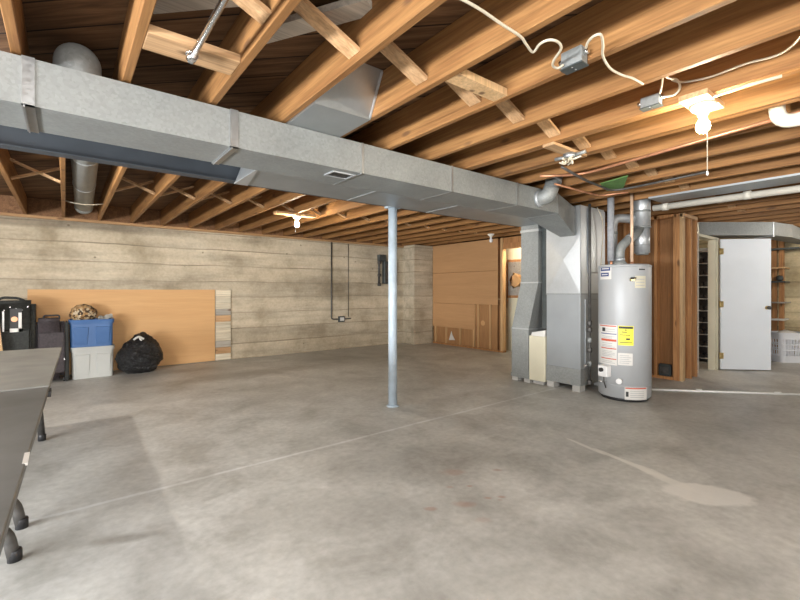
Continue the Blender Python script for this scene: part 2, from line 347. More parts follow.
def wall_mat(name, tint, warm, axis):
    m, nt, b = mat(name); L = nt.links.new
    tc = N(nt,'ShaderNodeTexCoord'); P = tc.outputs['Object']
    mp = N(nt,'ShaderNodeMapping'); s = [7,7,7]; s[axis] = .8; mp.inputs['Scale'].default_value = (s[0],s[1],5.5); L(P, mp.inputs['Vector'])
    st = N(nt,'ShaderNodeTexNoise', i_Scale=1.0, i_Detail=6, i_Roughness=.65); L(mp.outputs[0], st.inputs['Vector'])
    bl = N(nt,'ShaderNodeTexNoise', i_Scale=1.3, i_Detail=5, i_Roughness=.6); L(P, bl.inputs['Vector'])
    fi = N(nt,'ShaderNodeTexNoise', i_Scale=30, i_Detail=4); L(P, fi.inputs['Vector'])
    sx = N(nt,'ShaderNodeSeparateXYZ'); L(P, sx.inputs[0])
    mpw = N(nt,'ShaderNodeMapping'); sw=[.9,.9,.9]; mpw.inputs['Scale'].default_value=sw; L(P, mpw.inputs['Vector'])
    wv = N(nt,'ShaderNodeTexNoise', i_Scale=1.0, i_Detail=4, i_Roughness=.55); L(mpw.outputs[0], wv.inputs['Vector'])
    zz = mth(nt,'ADD', sx.outputs[2], mth(nt,'MULTIPLY', mth(nt,'SUBTRACT',wv.outputs[0],.5), .06))
    q = mth(nt,'DIVIDE', zz, .272)
    fr = mth(nt,'FRACT', q); fl = mth(nt,'FLOOR', q)
    wn = N(nt,'ShaderNodeTexWhiteNoise', noise_dimensions='1D'); L(fl, wn.inputs['W'])
    d = mth(nt,'MINIMUM', fr, mth(nt,'SUBTRACT',1.0,fr))
    line = mth(nt,'DIVIDE', mth(nt,'SUBTRACT', .055, d), .05, clamp=True)
    lm = ramp(nt, [(.38,(0,0,0)),(.62,(1,1,1))]); L(st.outputs[0], lm.inputs[0])
    line = mth(nt,'MULTIPLY', line, mth(nt,'MULTIPLY_ADD', lm.outputs[0], .65, .08))
    a = tuple(c*.68 for c in tint); h = tuple(min(1,c*1.2) for c in tint)
    r = ramp(nt, [(.3,a),(.5,tint),(.72,h)]); L(st.outputs[0], r.inputs[0])
    r2 = ramp(nt, [(.32,(.62,.585,.52)),(.5,(.95,.93,.90)),(.68,(1.12,1.12,1.11))]); L(bl.outputs[0], r2.inputs[0])
    c = mix(nt, 1, r.outputs[0], r2.outputs[0], 'MULTIPLY')
    v = mth(nt,'MULTIPLY_ADD', wn.outputs[0], .22, .88); c = mix(nt, 1, c, v, 'MULTIPLY')
    # darker brown band at the top of the pour, fading to the right
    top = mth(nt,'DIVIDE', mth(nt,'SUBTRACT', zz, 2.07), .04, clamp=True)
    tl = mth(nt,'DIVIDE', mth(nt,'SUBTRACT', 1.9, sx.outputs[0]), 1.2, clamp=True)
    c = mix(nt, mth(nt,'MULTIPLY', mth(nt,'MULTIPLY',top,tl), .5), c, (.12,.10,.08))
    c = mix(nt, line, c, (.13,.105,.075))
    # bug holes
    vo = N(nt,'ShaderNodeTexVoronoi', i_Scale=3.2); L(P, vo.inputs['Vector'])
    bh = ramp(nt, [(.035,(1,1,1)),(.06,(0,0,0))]); L(vo.outputs['Distance'], bh.inputs[0]); c = mix(nt, mth(nt,'MULTIPLY',bh.outputs[0],.6), c, (.10,.075,.05))
    f3 = ramp(nt, [(.3,(.9,.9,.9)),(.7,(1.06,1.06,1.06))]); L(fi.outputs[0], f3.inputs[0]); c = mix(nt,1,c,f3.outputs[0],'MULTIPLY')
    c = mix(nt, 1, c, warm, 'MULTIPLY')
    L(c, b.inputs['Base Color']); b.inputs['Roughness'].default_value = .85; b.inputs['Specular IOR Level'].default_value = .2
    hgt = mth(nt,'SUBTRACT', mth(nt,'ADD', mth(nt,'MULTIPLY',st.outputs[0],.5), mth(nt,'MULTIPLY',fi.outputs[0],.25)), line)
    bp = N(nt,'ShaderNodeBump', i_Strength=.4, i_Distance=.012); L(hgt, bp.inputs['Height']); L(bp.outputs[0], b.inputs['Normal'])
    return m
def subfloor_mat():
    m, nt, b = mat('diagonal_plank_subfloor'); L = nt.links.new
    tc = N(nt,'ShaderNodeTexCoord'); mp = N(nt,'ShaderNodeMapping'); mp.inputs['Rotation'].default_value = (0,0,R(45)); L(tc.outputs['Object'], mp.inputs['Vector'])
    sx = N(nt,'ShaderNodeSeparateXYZ'); L(mp.outputs[0], sx.inputs[0])
    q = mth(nt,'DIVIDE', sx.outputs[1], .185); fr = mth(nt,'FRACT', q); fl = mth(nt,'FLOOR', q)
    wn = N(nt,'ShaderNodeTexWhiteNoise', noise_dimensions='1D'); L(fl, wn.inputs['W'])
    d = mth(nt,'MINIMUM', fr, mth(nt,'SUBTRACT',1.0,fr)); line = mth(nt,'DIVIDE', mth(nt,'SUBTRACT',.035,d), .02, clamp=True)
    cb = N(nt,'ShaderNodeCombineXYZ'); L(mth(nt,'MULTIPLY',sx.outputs[0],1.1), cb.inputs[0]); L(mth(nt,'MULTIPLY',sx.outputs[1],16), cb.inputs[1]); L(mth(nt,'MULTIPLY',wn.outputs[0],40), cb.inputs[2])
    n1 = N(nt,'ShaderNodeTexNoise', i_Scale=1.3, i_Detail=6, i_Roughness=.65, i_Distortion=.7); L(cb.outputs[0], n1.inputs['Vector'])
    r = ramp(nt, [(.28,(.06,.032,.016)),(.5,(.14,.075,.037)),(.75,(.26,.15,.078))]); L(n1.outputs[0], r.inputs[0])
    c = mix(nt,1,r.outputs[0], mth(nt,'MULTIPLY_ADD',wn.outputs[0],.5,.7),'MULTIPLY')
    c = mix(nt, line, c, (.015,.01,.006)); L(c, b.inputs['Base Color']); b.inputs['Roughness'].default_value = .75; b.inputs['Specular IOR Level'].default_value = .2
    return m
M['floor'] = floor_mat()
M['conc'] = wall_mat('board_formed_concrete', (.52,.465,.375), (1,.98,.94), 0)
M['conc_grey'] = wall_mat('board_formed_concrete_grey', (.34,.33,.30), (1,1,.98), 0)
M['conc_yellow'] = wall_mat('board_formed_concrete_cream', (.55,.48,.34), (1,.97,.88), 1)
M['sub'] = subfloor_mat()
M['plaster'] = simple('grey_plaster', (.42,.41,.39), .9, 0, .1, 4)

# ------------------------------------------------------------------ the shell
XL, XR, YN, YB = -3.5, 10.4, -3.2, 7.68
JB, JT = 2.235, 2.47
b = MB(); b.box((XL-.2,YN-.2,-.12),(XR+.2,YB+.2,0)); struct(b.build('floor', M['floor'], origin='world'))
b = MB(); b.box((XL-.2,YN-.2,JT),(XR+.2,YB+.2,JT+.03)); struct(b.build('ceiling', M['sub'], origin='world'))
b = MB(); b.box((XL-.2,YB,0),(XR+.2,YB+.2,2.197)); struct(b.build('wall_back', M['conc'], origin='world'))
b = MB(); b.box((XR,YN,0),(XR+.2,YB,JT)); struct(b.build('wall_right', M['conc_yellow'], origin='world'))
# left wall with an opening for the added, unseen window
b = MB(); b.box((XL-.2,YN,0),(XL,-1.3,JT)); b.box((XL-.2,3.3,0),(XL,YB,JT)); b.box((XL-.2,-1.3,0),(XL,3.3,.73)); b.box((XL-.2,-1.3,1.25),(XL,3.3,JT)); struct(b.build('wall_left', M['plaster'], origin='world'))
b = MB(); b.box((XL-.2,YN-.2,0),(-.6,YN,JT)); b.box((.48,YN-.2,0),(XR+.2,YN,JT)); b.box((-.6,YN-.2,0),(.48,YN,1.6)); b.box((-.6,YN-.2,2.1),(.48,YN,JT)); struct(b.build('wall_near', M['plaster'], origin='world'))  # near wall, opening left for the added window
b = MB()
for x in (-.6,-.085,.44): b.box((x,YN-.1,1.6),(x+.04,YN-.04,2.1))
for z in (1.6,2.06): b.box((-.6,YN-.1,z),(.48,YN-.04,z+.04))
struct(b.build('window_added_1', M['white'], origin='world'))  # unseen window frame, added to give the near area lamp a source
b = MB()
for y in (-1.3,.2,1.75,3.26): b.box((XL-.1,y,.73),(XL-.04,y+.04,1.25))
for z in (.73,1.21): b.box((XL-.1,-1.3,z),(XL-.04,3.3,z+.04))
struct(b.build('window_added_2', M['white'], origin='world'))  # low unseen window band, added as source for the left area lamp
b = MB(); b.box((6.13,7.26,0),(6.68,YB,2.2345)); struct(b.build('wall_pilaster', M['conc'], origin='world'))
b = MB(); b.box((XL,YB-.05,2.198),(6.129,YB+.1,JB-.001)); struct(b.build('trim_1', M['sill'], origin='world'))
b = MB(); b.box((XL,YB-.02,JB),(XR,YB+.02,JT)); struct(b.build('trim_2', M['joist_dark'], origin='world'))

# ------------------------------------------------------------------ joists
def joist(x, y0, y1, name, mat_, label, group):
    b = MB(); b.box((x,y0,JB),(x+.038,y1,JT-.001)); b.bevel(.003)
    return tag(b.build(name, mat_), label, 'joist', group)
near = []
k = -1; i = 0
while .22+.406*k < XR-.1:
    x = .22+.406*k; near.append(x)
    joist(x, YN+.02, 3.6, 'floor_joist', M['joist'], 'bare wooden joist on the near side of the duct, %s from the left' % ORD[i], 'joists on the near side of the duct')
    k += 1; i += 1
far = []
for i, k in enumerate(range(-1, 17)):
    x = -.034+.408*k
    if x > 6.55: break
    far.append(x)
    joist(x, 3.47, YB-.021, 'floor_joist', M['joist'], 'bare wooden joist between duct and concrete back wall, %s from the left' % ORD[i], 'joists behind the duct')
joist(near[7]+.042, YN+.02, 3.46, 'floor_joist', M['joist'], 'second joist doubled up tight against the joist nearest the lit bulb', 'doubled joists')
joist(near[8]+.042, YN+.02, 3.46, 'floor_joist', M['joist'], 'doubled joist just right of the lit bulb at upper right', 'doubled joists')
# bridging
def bridging(xs, y, row, gname, skip=(), rise=True):
    for i in range(len(xs)-1):
        if i in skip: continue
        a, c = xs[i]+.038, xs[i+1]
        bay = '%s bay' % ORD[i]
        b = MB(); b.bar((a-.0,y-.04,JT-.04),(c+.0,y-.04,JB+.04), (.06 if rise else .085), .019, up=(0,0,1)); tag(b.build('bridging_strut', M['brace']), 'wood strut falling to the right, %s %s' % (bay, row), 'bridging', gname)
        if not rise: continue
        b = MB(); b.bar((a,y+.04,JB+.035),(c,y+.04,JT-.04), .06, .019, up=(0,0,1)); tag(b.build('bridging_strut', M['brace']), 'wood strut rising to the right, %s %s' % (bay, row), 'bridging', gname)
bridging(near[1:19], 1.68, 'from left before the duct', 'bridging in front of the duct', (), False)
bridging(far, 5.42, 'from left behind the duct', 'bridging behind the duct', (1,))
# extra blocking
b = MB(); b.box((near[1]+.038,1.96,JB),(near[2],2.11,JB+.038)); b.bevel(.003); tag(b.build('blocking_board', M['brace']), 'flat pine board nailed between two joists holding the end of the chrome rod', 'board')
b = MB(); b.box((near[4]+.038,1.42,JB+.002),(near[5],1.51,JB+.04)); tag(b.build('blocking_board', M['plank_z']), 'short pale pine block between joists, right of the sheet metal box', 'board')
b = MB(); b.bar((near[2]+.045,2.12,2.425),(near[3]-.005,1.50,2.425),.10,.03); tag(b.build('blocking_board', M['pale_board']), 'greyish flat board between joists near the top of photo, above sheet metal box', 'board')
b = MB(); b.bar((near[1]+.045,2.10,2.44),(near[2]-.005,1.74,2.44),.12,.04); tag(b.build('blocking_board', M['pale_board']), 'pale weathered board under the subfloor at the top left', 'board')

# ------------------------------------------------------------------ steel beam and post
b = MB(); yb = 3.53
b.box((XL+.01,yb-.05,2.08),(6.4,yb+.05,2.088)); b.box((XL+.01,yb-.05,2.226),(6.4,yb+.05,2.2345)); b.box((XL+.01,yb-.004,2.088),(6.4,yb+.004,2.226))
tag(b.build('steel_beam', M['steel_blue']), 'grey-blue painted steel beam running behind the long duct', 'beam')
pc = ptz(391.8, 407, 0); px_, py_ = pc.x+.03, 3.53
t = thing('support_post', (px_,py_,0), 'round grey-blue steel post standing alone in the middle of the floor', 'post')
b = MB(); b.lathe([(.046,.012),(.046,2.06)], (px_,py_,0), 24); b.build('pole', M['post'], t)
b = MB(); b.lathe([(.065,0),(.065,.008),(.05,.012)], (px_,py_,0), 24); b.build('foot_plate', M['post'], t)
b = MB(); b.box((px_-.07,py_-.05,2.06),(px_+.07,py_+.05,2.079)); b.build('cap_plate', M['post'], t)

# ------------------------------------------------------------------ main trunk duct
DT, DB, DY0, DY1 = 2.222, 2.014, 2.47, 2.85
t = thing('supply_duct', (1.5,2.66,DB), 'long rectangular galvanised duct crossing the whole ceiling above the post', 'duct')
b = MB(); b.box((-3.3,DY0,DB),(4.05,DY1,DT)); b.build('duct_body', M['galv'], t)
# tapered end into the plenum
b = MB(); b.hexa([(4.05,DY0,DB),(4.76,2.68,1.86),(4.76,2.87,1.86),(4.05,DY1,DB),(4.05,DY0,DT),(4.76,2.68,2.19),(4.76,2.87,2.19),(4.05,DY1,DT)]); b.build('taper', M['galv'], t)
for x in (-1.0,-.127,.751,1.616,2.488,3.36,4.05):
    b = MB(); e = .006
    b.box((x-.022,DY0-e,DB-e),(x+.022,DY0+.002,DT+.003)); b.box((x-.022,DY0-e,DB-e),(x+.022,DY1+e,DB+.001)) if x<1 else None
    if x<1: b.box((x-.016,DY0-.012,DB-.014),(x-.010,DY1,DB-e+.001))
    if x>1:
        b = MB(); b.box((x-.008,DY0-.004,DB-.004),(x+.008,DY0+.002,DT+.002)); b.box((x-.006,DY0-.004,DB-.004),(x+.006,DY1+.002,DB+.001))
    b.build('seam_cleat', M['galv_mid'], t)
b = MB()   # damper slot in the underside
q = [ptz(327,178,DB),ptz(357,171,DB)]; x0,x1 = 1.42,1.60; y0,y1 = 2.53,2.66
b.box((x0,y0,DB-.008),(x1,y0+.014,DB)); b.box((x0,y1-.014,DB-.008),(x1,y1,DB)); b.box((x0,y0+.014,DB-.008),(x0+.014,y1-.014,DB)); b.box((x1-.014,y0+.014,DB-.008),(x1,y1-.014,DB))
rg = b.build('register_frame', M['galv_bright'], t)
b = MB(); b.box((x0+.014,y0+.014,DB-.003),(x1-.014,y1-.014,DB-.0005)); b.build('register_opening', M['black'], rg)
# return duct next to it
t = thing('return_duct', (3.0,3.17,2.06), 'dull sheet metal return duct lying behind the long duct above the post', 'duct')
b = MB(); b.hexa([(1.06,2.885,2.06),(4.77,2.885,2.06),(4.77,3.47,2.06),(1.06,3.47,2.06),(1.02,2.885,2.225),(4.77,2.885,2.225),(4.77,3.47,2.225),(1.12,3.47,2.225)]); b.box((4.77,3.12,2.06),(5.3,3.47,2.225)); b.build('duct_body', M['galv_dull'], t)
b = MB(); b.prism([(1.055,3.47,2.058),(1.055,2.9,2.058),(1.16,3.47,2.058)],(0,0,-.006)); b.build('end_flap', M['galv_bright'], t)
for x in (2.1,3.1): 
    b = MB(); b.box((x-.006,2.885,2.054),(x+.006,3.47,2.061)); b.build('seam_cleat', M['galv'], t)
# round branch at the left
t = thing('round_duct', (.1,2.66,2.223), 'round galvanised branch duct running between joists toward the back wall, left', 'duct')
pp = [(.05,2.66,2.223),(.05,2.66,2.345),(.06,2.95,2.35),(.107,3.5,2.345),(.20,7.1,2.345)]
b = MB(); b.tube(pp, .098, 28, fillet=.11); b.build('pipe', M['galv'], t)
b = MB(); b.tube([(.197,7.0,2.345),(.20,7.22,2.345),(.20,7.22,2.46)], .104, 28, fillet=.12); b.build('end_elbow', M['galv'], t)
for y in (4.4,5.6,): 
    b = MB(); xx = .107+(y-3.5)*.0258; b.tube([(xx,y,2.345),(xx,y+.03,2.345)], .1015, 28); b.build('joint', M['galv_bright'], t)
b = MB(); b.tube([(far[1]+.04,6.36,2.26),(.10,6.36,2.243),(.17,6.36,2.238),(.26,6.36,2.245),(far[2]-.002,6.36,2.27)], .006, 8); tag(b.build('hanger_strap', M['cable']), 'pale strap slung under the round duct between two joists', 'strap')
b = MB(); b.lathe([(.118,0),(.118,.012),(.1,.02)], (.05,2.66,2.2225), 28); b.build('collar', M['galv_bright'], t)
# sheet metal box in the joist bay
t = thing('duct_boot', (1.25,2.3,JB), 'sheet metal boot filling the joist bay above the long duct', 'duct')
xa, xb = near[2]+.44, near[4]-.001; xa = near[3]+.039; xb = near[4]-.001
b = MB(); b.hexa([(xa,2.11,JB-.01),(xb,2.11,JB-.01),(xb,2.8,2.2235),(xa,2.8,2.2235),(xa,1.98,JT-.002),(xb,1.98,JT-.002),(xb,2.8,JT-.002),(xa,2.8,JT-.002)]); b.build('duct_body', M['galv_mid'], t)
b = MB(); b.bar((xb-.006,2.106,JB),(xb-.006,1.982,JT-.01),.01,.01,up=(0,1,0)); b.build('edge_seam', M['galv_bright'], t)
# small take-off elbow near the furnace
t = thing('takeoff_elbow', (3.70,2.44,2.1), 'small round galvanised elbow leaving the long duct near the furnace', 'duct')
b = MB(); b.tube([(3.70,2.50,2.115),(3.70,2.36,2.12),(3.80,2.34,2.34)], .072, 20, fillet=.10); b.build('elbow', M['galv'], t)
b = MB(); b.tube([(3.70,2.47,2.115),(3.70,2.435,2.116)], .08, 20); b.build('collar', M['galv_bright'], t)
b = MB(); b.tube([(3.768,2.347,2.27),(3.778,2.345,2.293)], .077, 20); b.build('joint_ring', M['galv_bright'], t)

# ------------------------------------------------------------------ furnace
FX0, FX1, FY0, FY1 = 4.79, 5.46, 2.63, 3.08
t = thing('furnace', (5.1,2.85,0), 'tall grey upright furnace with silver plenum beside the water heater', 'furnace')
b = MB(); b.box((FX0,FY0,.10),(FX1,FY1,1.165)); b.bevel(.006); b.build('cabinet', M['furnace'], t)
b = MB(); b.box((FX0-.006,FY0-.004,.07),(FX1,FY1+.004,.27)); b.bevel(.004); b.build('base_panel', M['galv'], t)
for (x,y) in ((FX0+.06,FY0+.05),(FX0+.06,FY1-.06),(FX1-.1,FY0+.05),(FX1-.1,FY1-.06)):
    b = MB(); b.box((x-.06,y-.045,0),(x+.06,y+.05,.07)); b.build('foot', M['plaster'], t)
b = MB(); b.box((FX0-.002,FY0-.002,1.165),(FX1-.1,FY1,2.22)); pl = b.build('plenum', M['galv_bright'], t)
# cross-brake (raised diamond creases)
b = MB(); X = FX0-.003
cxy = (X-.018, (FY0+FY1)/2-.02, 1.58)
for a, c in (((X,FY0+.0,1.17),(X,FY0+.0,1.85)),((X,FY0,1.85),(X,FY1,1.85)),((X,FY1,1.85),(X,FY1,1.17)),((X,FY1,1.17),(X,FY0,1.17))):
    v = [b.bm.verts.new(p) for p in (a,c,cxy)]; b.bm.faces.new(v)
v = [b.bm.verts.new(p) for p in ((X+.001,FY0,1.17),(X+.001,FY1,1.17),(X+.001,FY1,1.85),(X+.001,FY0,1.85))]; b.bm.faces.new(v)
bmesh.ops.remove_doubles(b.bm, verts=b.bm.verts[:], dist=.0005)
b.build('creased_panel', M['galv_bright'], pl)
b = MB(); b.box((FX0-.004,FY0-.012,1.155),(FX1-.09,FY1+.004,1.172)); b.build('seam_cleat', M['galv'], t)
b = MB(); b.box((FX0+.16,FY0-.02,1.42),(FX1-.1,FY0+.0,2.2)); b.bevel(.01); b.build('side_panel', M['galv_bright'], t)
b = MB(); b.box((FX0+.1,FY0-.012,.30),(FX1-.08,FY0+.002,1.1)); b.bevel(.004); b.build('access_panel', M['furnace'], t)
# return drop
t = thing('return_drop', (4.95,3.45,0), 'silver sheet metal return air drop with an offset, left of the furnace', 'duct')
def rr(y0,y1,z,x0=4.76,x1=5.3): return [(x0,y0,z),(x1,y0,z),(x1,y1,z),(x0,y1,z)]
b = MB(); b.loft([rr(3.18,3.44,2.058),rr(3.18,3.44,1.31),rr(3.325,3.59,.70),rr(3.325,3.59,.09)]); b.build('duct_body', M['galv'], t)
for z,(y0,y1) in ((1.31,(3.18,3.44)),(.70,(3.325,3.59))):
    b = MB(); b.box((4.755,y0-.004,z-.008),(5.3,y1+.004,z+.008)); b.build('seam_cleat', M['galv_bright'], t)
b = MB(); b.box((4.754,3.17,1.97),(5.3,3.45,2.0)); b.build('collar', M['galv_bright'], t)
b = MB(); b.box((4.755,3.315,.05),(5.3,3.60,.10)); b.build('base_rim', M['galv'], t)
for y in (3.36,3.55):
    b = MB(); b.box((4.77,y-.05,0),(4.90,y+.04,.055)); b.build('foot', M['plaster'], t)
t = thing('filter_box', (5.0,3.2,.05), 'cream filter box between the return drop and the furnace', 'filter box')
b = MB(); b.box((4.765,3.085,.045),(5.3,3.32,.62)); b.bevel(.004); b.build('body', M['cream'], t)
b = MB(); b.prism([(4.78,3.10,.62),(4.78,3.30,.62),(4.80,3.30,.66),(4.80,3.10,.70)],(.35,0,0)); b.build('filter', M['paper'], t)
b = MB(); b.box((4.8,3.13,.0),(5.2,3.28,.045)); b.build('foot', M['plaster'], t)
b = MB(); b.box((4.82,3.085,.72),(5.3,3.16,2.05)); tag(b.build('gap_shade_panel', M['dark_box']), 'dark sheet standing in for the shade between return drop and furnace plenum', 'panel')  # darkness of the open gap put in as a dark sheet

# ------------------------------------------------------------------ water heater
HX, HY, HR = 4.98, 2.21, .268
t = thing('water_heater', (HX,HY,0), 'tall grey cylindrical water heater with yellow and white labels', 'water heater')
b = MB(); b.lathe([(HR-.012,.035),(HR,.045),(HR,1.455),(HR-.004,1.468)], (HX,HY,0), 64); b.build('tank', M['heater'], t)
b = MB(); b.lathe([(HR+.003,1.462),(HR+.003,1.482),(HR-.02,1.494),(.05,1.497)], (HX,HY,0), 64); b.build('top_cap', M['heater'], t)
b = MB(); b.lathe([(HR-.03,0),(HR-.02,.04)], (HX,HY,0), 48); b.build('base_ring', M['black'], t)
b = MB(); b.lathe([(HR+.002,.165),(HR+.003,.170),(HR+.002,.175)], (HX,HY,0), 64); b.build('jacket_seam', M['heater'], t)
PH = math.atan2(-HY,-HX)
def hp(u0,u1,v0,v1,mt,name,parent=t,th=.0015,lab=None):
    f = lambda u: math.asin(max(-.97,min(.97,(u-624.5)/26.6)))
    z = lambda v: CH-(v-V0)*4.60/F
    b = MB(); b.cylpatch(HX,HY,HR, PH+f(u0), PH+f(u1), z(v1), z(v0), th)
    o = b.build(name, mt, parent)
    if lab: o['label'] = lab
    return o
l = hp(600.6,612,264.5,279,M['paper'],'brand_label',lab='dark blue and white maker label')
hp(601.4,611,266,270.3,M['blue_lbl'],'blue_band',l,.0025); hp(601.4,609.5,272.2,276,M['blue_lbl'],'blue_band',l,.0025)
hp(602.5,609.8,267.6,268.6,M['paper'],'white_text_line',l,.0032); hp(602.5,608.4,273.6,274.6,M['paper'],'white_text_line',l,.0032)
l = hp(637.5,644.5,266.3,270.5,M['grey_lbl'],'rating_label')
hp(638.2,643.8,269,270.2,M['ink'],'text_line',l,.0025)
l = hp(599.3,617.5,325.5,366,M['paper'],'instruction_label',lab='white safety sheet with red bands')
for (v0,v1,mm) in ((326.2,327.2,'red_lbl'),(334.2,335,'blue_lbl'),(340,342.2,'red_lbl'),(349,350,'red_lbl'),(359.5,360.4,'red_lbl')): hp(602 if v0>330 else 600.5,617,v0,v1,M[mm],'print_band',l,.0025)
for v0 in (329.5,331.8,337,338.5,344,346,347.4,352,353.6,355.2,356.8,362,363.6): hp(603,615.5 if int(v0)%2 else 613,v0,v0+.7,M['grey_lbl'],'text_line',l,.0025)
hp(603,606,328.6,332.5,M['ink'],'symbol',l,.0028)
l = hp(618.6,633.2,325.8,345.2,M['yellow'],'energy_label',lab='bright yellow energy label')
hp(619.2,632.6,326.4,328.6,M['ink'],'header_band',l,.0025)
for (u0,u1,v0,v1) in ((622,627,331.5,332.4),(620,630,334.5,335.2),(626,629.8,338,339.8),(620,632,342,342.7),(624.8,626.8,329.4,330.4)): hp(u0,u1,v0,v1,M['ink'],'text_line',l,.0025)
l = hp(618.4,632.4,353,365,M['paper'],'instruction_label')
for i in range(5): hp(620,631 if i%2 else 629,355+i*1.9,355.7+i*1.9,M['grey_lbl'],'text_line',l,.0025)
l = hp(624.8,645.5,386,399,M['paper'],'instruction_label')
hp(625.4,645,387,388.2,M['red_lbl'],'print_band',l,.0025)
for i in range(4): hp(630,643,390+i*2,390.7+i*2,M['grey_lbl'],'text_line',l,.0025)
hp(626,628.5,391,396,M['ink'],'symbol',l,.0028)
l = hp(634.5,644.5,276,288,M['cream'],'valve_tag',lab='tan valve warning tag')
for i in range(3): hp(635.5,643.5,279+i*3,279.8+i*3,M['grey_lbl'],'text_line',l,.0025)
def hdir(u, r, v):
    a = PH+math.asin((u-624.5)/26.6); return Vector((HX+r*math.cos(a), HY+r*math.sin(a), CH-(v-V0)*4.60/F))
a = hdir(607.5,HR-.005,372.5); a2 = hdir(607.5,HR+.075,372.5); d = (a2-a).normalized()
b = MB(); b.bar(a,a2,.115,.125); b.bevel(.008); gv = b.build('gas_valve', M['white'], t); gv['label'] = 'white gas control box'
b = MB(); b.tube([a2-d*.002+Vector((0,0,.015)),a2+d*.025+Vector((0,0,.015))],.022,16); b.build('dial', M['ink'], gv)
b = MB(); b.tube([a2+Vector((0,0,-.06))-d*.03,a2+Vector((0.0,0,-.12))-d*.03,a+Vector((0,0,-.19))+d*.02],.006,8,fillet=.03); b.build('gas_tube', M['iron'], t)
b = MB(); q = hdir(607,HR+.02,383); b.tube([q+Vector((-.06,.03,0)),q+Vector((.0,-.0,-.015)),q+Vector((.05,-.03,.0))],.008,8,fillet=.02); b.build('gas_tube', M['chrome'], t)
b = MB(); a = hdir(620,HR-.003,381); a2 = hdir(620,HR+.04,381); b.tube([a,a2],.03,20); b.build('drain_valve', M['white'], t)
b = MB(); a = hdir(631.5,HR-.003,279.5); a2 = hdir(631.5,HR+.045,279.5); b.tube([a,a2],.02,16); rv = b.build('relief_valve', M['brass'], t)
b = MB(); b.bar(a2+Vector((-.02,.015,.012)),a2+Vector((.025,-.02,.012)),.01,.02); b.build('lever', M['ink'], rv)
def top(u,z): # point above the tank by pixel column, at tank centre depth
    dx=(u-624.5)*4.82/F; return Vector((HX+CY*dx, HY-SY*dx, z))
b = MB(); q = top(620,1.49); b.lathe([(.075,0),(.075,.02),(.06,.045),(.052,.05)], q, 24); b.build('draft_hood', M['galv'], t)
b = MB(); q = top(611.5,1.49); b.lathe([(.014,0),(.014,.05)], q, 12); b.build('nipple', M['copper'], t)
b = MB(); q = top(632,1.49); b.lathe([(.018,0),(.018,.04)], q, 12); b.build('nipple', M['copper'], t)

# pipes over the heater
q = top(611,1.54); b = MB(); b.tube([q,q+Vector((0,0,.78))],.036,16); tag(b.build('insulated_pipe', M['foam']), 'grey foam wrapped pipe rising from the water heater', 'pipe')
q = top(632,1.53); b = MB(); b.tube([q,q+Vector((0,0,.82))],.017,12); tag(b.build('water_pipe', M['pex']), 'thin peach coloured pipe rising from the water heater', 'pipe')
FL = top(645,0); FL += Vector((.10,.07,0)); fx, fy = FL.x, FL.y
t = thing('flue_pipe', (fx,fy,1.62), 'thick galvanised flue pipe hanging above the right of the water heater', 'flue')
b = MB(); b.lathe([(.088,1.93),(.088,2.45)], (fx,fy,0), 28); b.build('upper_pipe', M['galv_bright'], t)
b = MB(); b.lathe([(.082,1.64),(.082,1.95)], (fx,fy,0), 28); b.build('tee_section', M['galv_bright'], t)
b = MB(); b.lathe([(.065,1.62),(.07,1.645),(.07,1.70),(.084,1.73)], (fx,fy,0), 28); b.build('bottom_cap', M['galv'], t)
for z in (1.94,2.12):
    b = MB(); b.lathe([(.088,z-.012),(.094,z),(.088,z+.012)], (fx,fy,0), 28); b.build('joint_ring', M['galv'], t)
t = thing('vent_connector', top(620,1.541), 'galvanised vent elbow from water heater top slanting into the flue', 'flue')
q = top(620,1.541); b = MB(); b.tube([q,q+Vector((0,0,.15)),Vector((fx-.03,fy-.01,1.93))],.05,20,fillet=.12); b.build('pipe', M['galv'], t)
b = MB(); b.tube([q,q+Vector((0,0,.03))],.054,20); b.build('joint_ring', M['galv_bright'], t)
b = MB(); m0 = q+Vector((0,0,.15)); m1 = Vector((fx-.03,fy-.01,1.93)); b.tube([m0.lerp(m1,.42),m0.lerp(m1,.47)],.054,20); b.build('joint_ring', M['galv_bright'], t)
t = thing('furnace_vent', (5.23,2.57,1.5), 'pale vent pipe loop from the furnace bending over into the flue', 'flue')
q = top(619.5,0)+Vector((SY,CY,0))*.15
b = MB(); b.tube([(q.x,q.y,1.5),(q.x,q.y,2.06),(fx+.0,fy+.03,2.03)],.05,20,fillet=.11); b.build('pipe', M['galv_bright'], t)
b = MB(); b.tube([(q.x,q.y,1.86),(q.x,q.y,1.89)],.054,20); b.build('joint_ring', M['galv'], t)
# gas pipe
gx, gy = 4.875, 2.56
t = thing('gas_pipe', (gx,gy,.12), 'dark vertical gas pipe with a shutoff valve between furnace and heater', 'pipe')
b = MB(); b.tube([(gx,gy,.78),(gx,gy,2.23)],.017,12); b.build('pipe', M['iron'], t)
b = MB(); b.tube([(gx,gy,.10),(gx,gy,.80)],.014,12); b.build('drip_leg', M['iron'], t)
for z in (.12,.34,.50,.62,.74,.82): 
    b = MB(); b.lathe([(.018,z-.03),(.027,z-.022),(.027,z+.022),(.018,z+.03)], (gx,gy,0), 12); b.build('fitting', M['galv'] if z in(.34,.62) else M['iron'], t)
b = MB(); b.tube([(gx,gy,.34),(gx-.13,gy-.01,.33)],.013,10); b.build('valve_handle', M['chrome'], t)
# thin wires hanging on plenum side
b = MB(); b.tube([(5.10,2.585,2.22),(5.16,2.55,2.10),(5.20,2.56,1.95),(5.18,2.585,1.4)],.006,8,fillet=.08); tag(b.build('thermostat_wire', M['cable']), 'thin pale wire hanging down the side of the furnace plenum', 'wire')
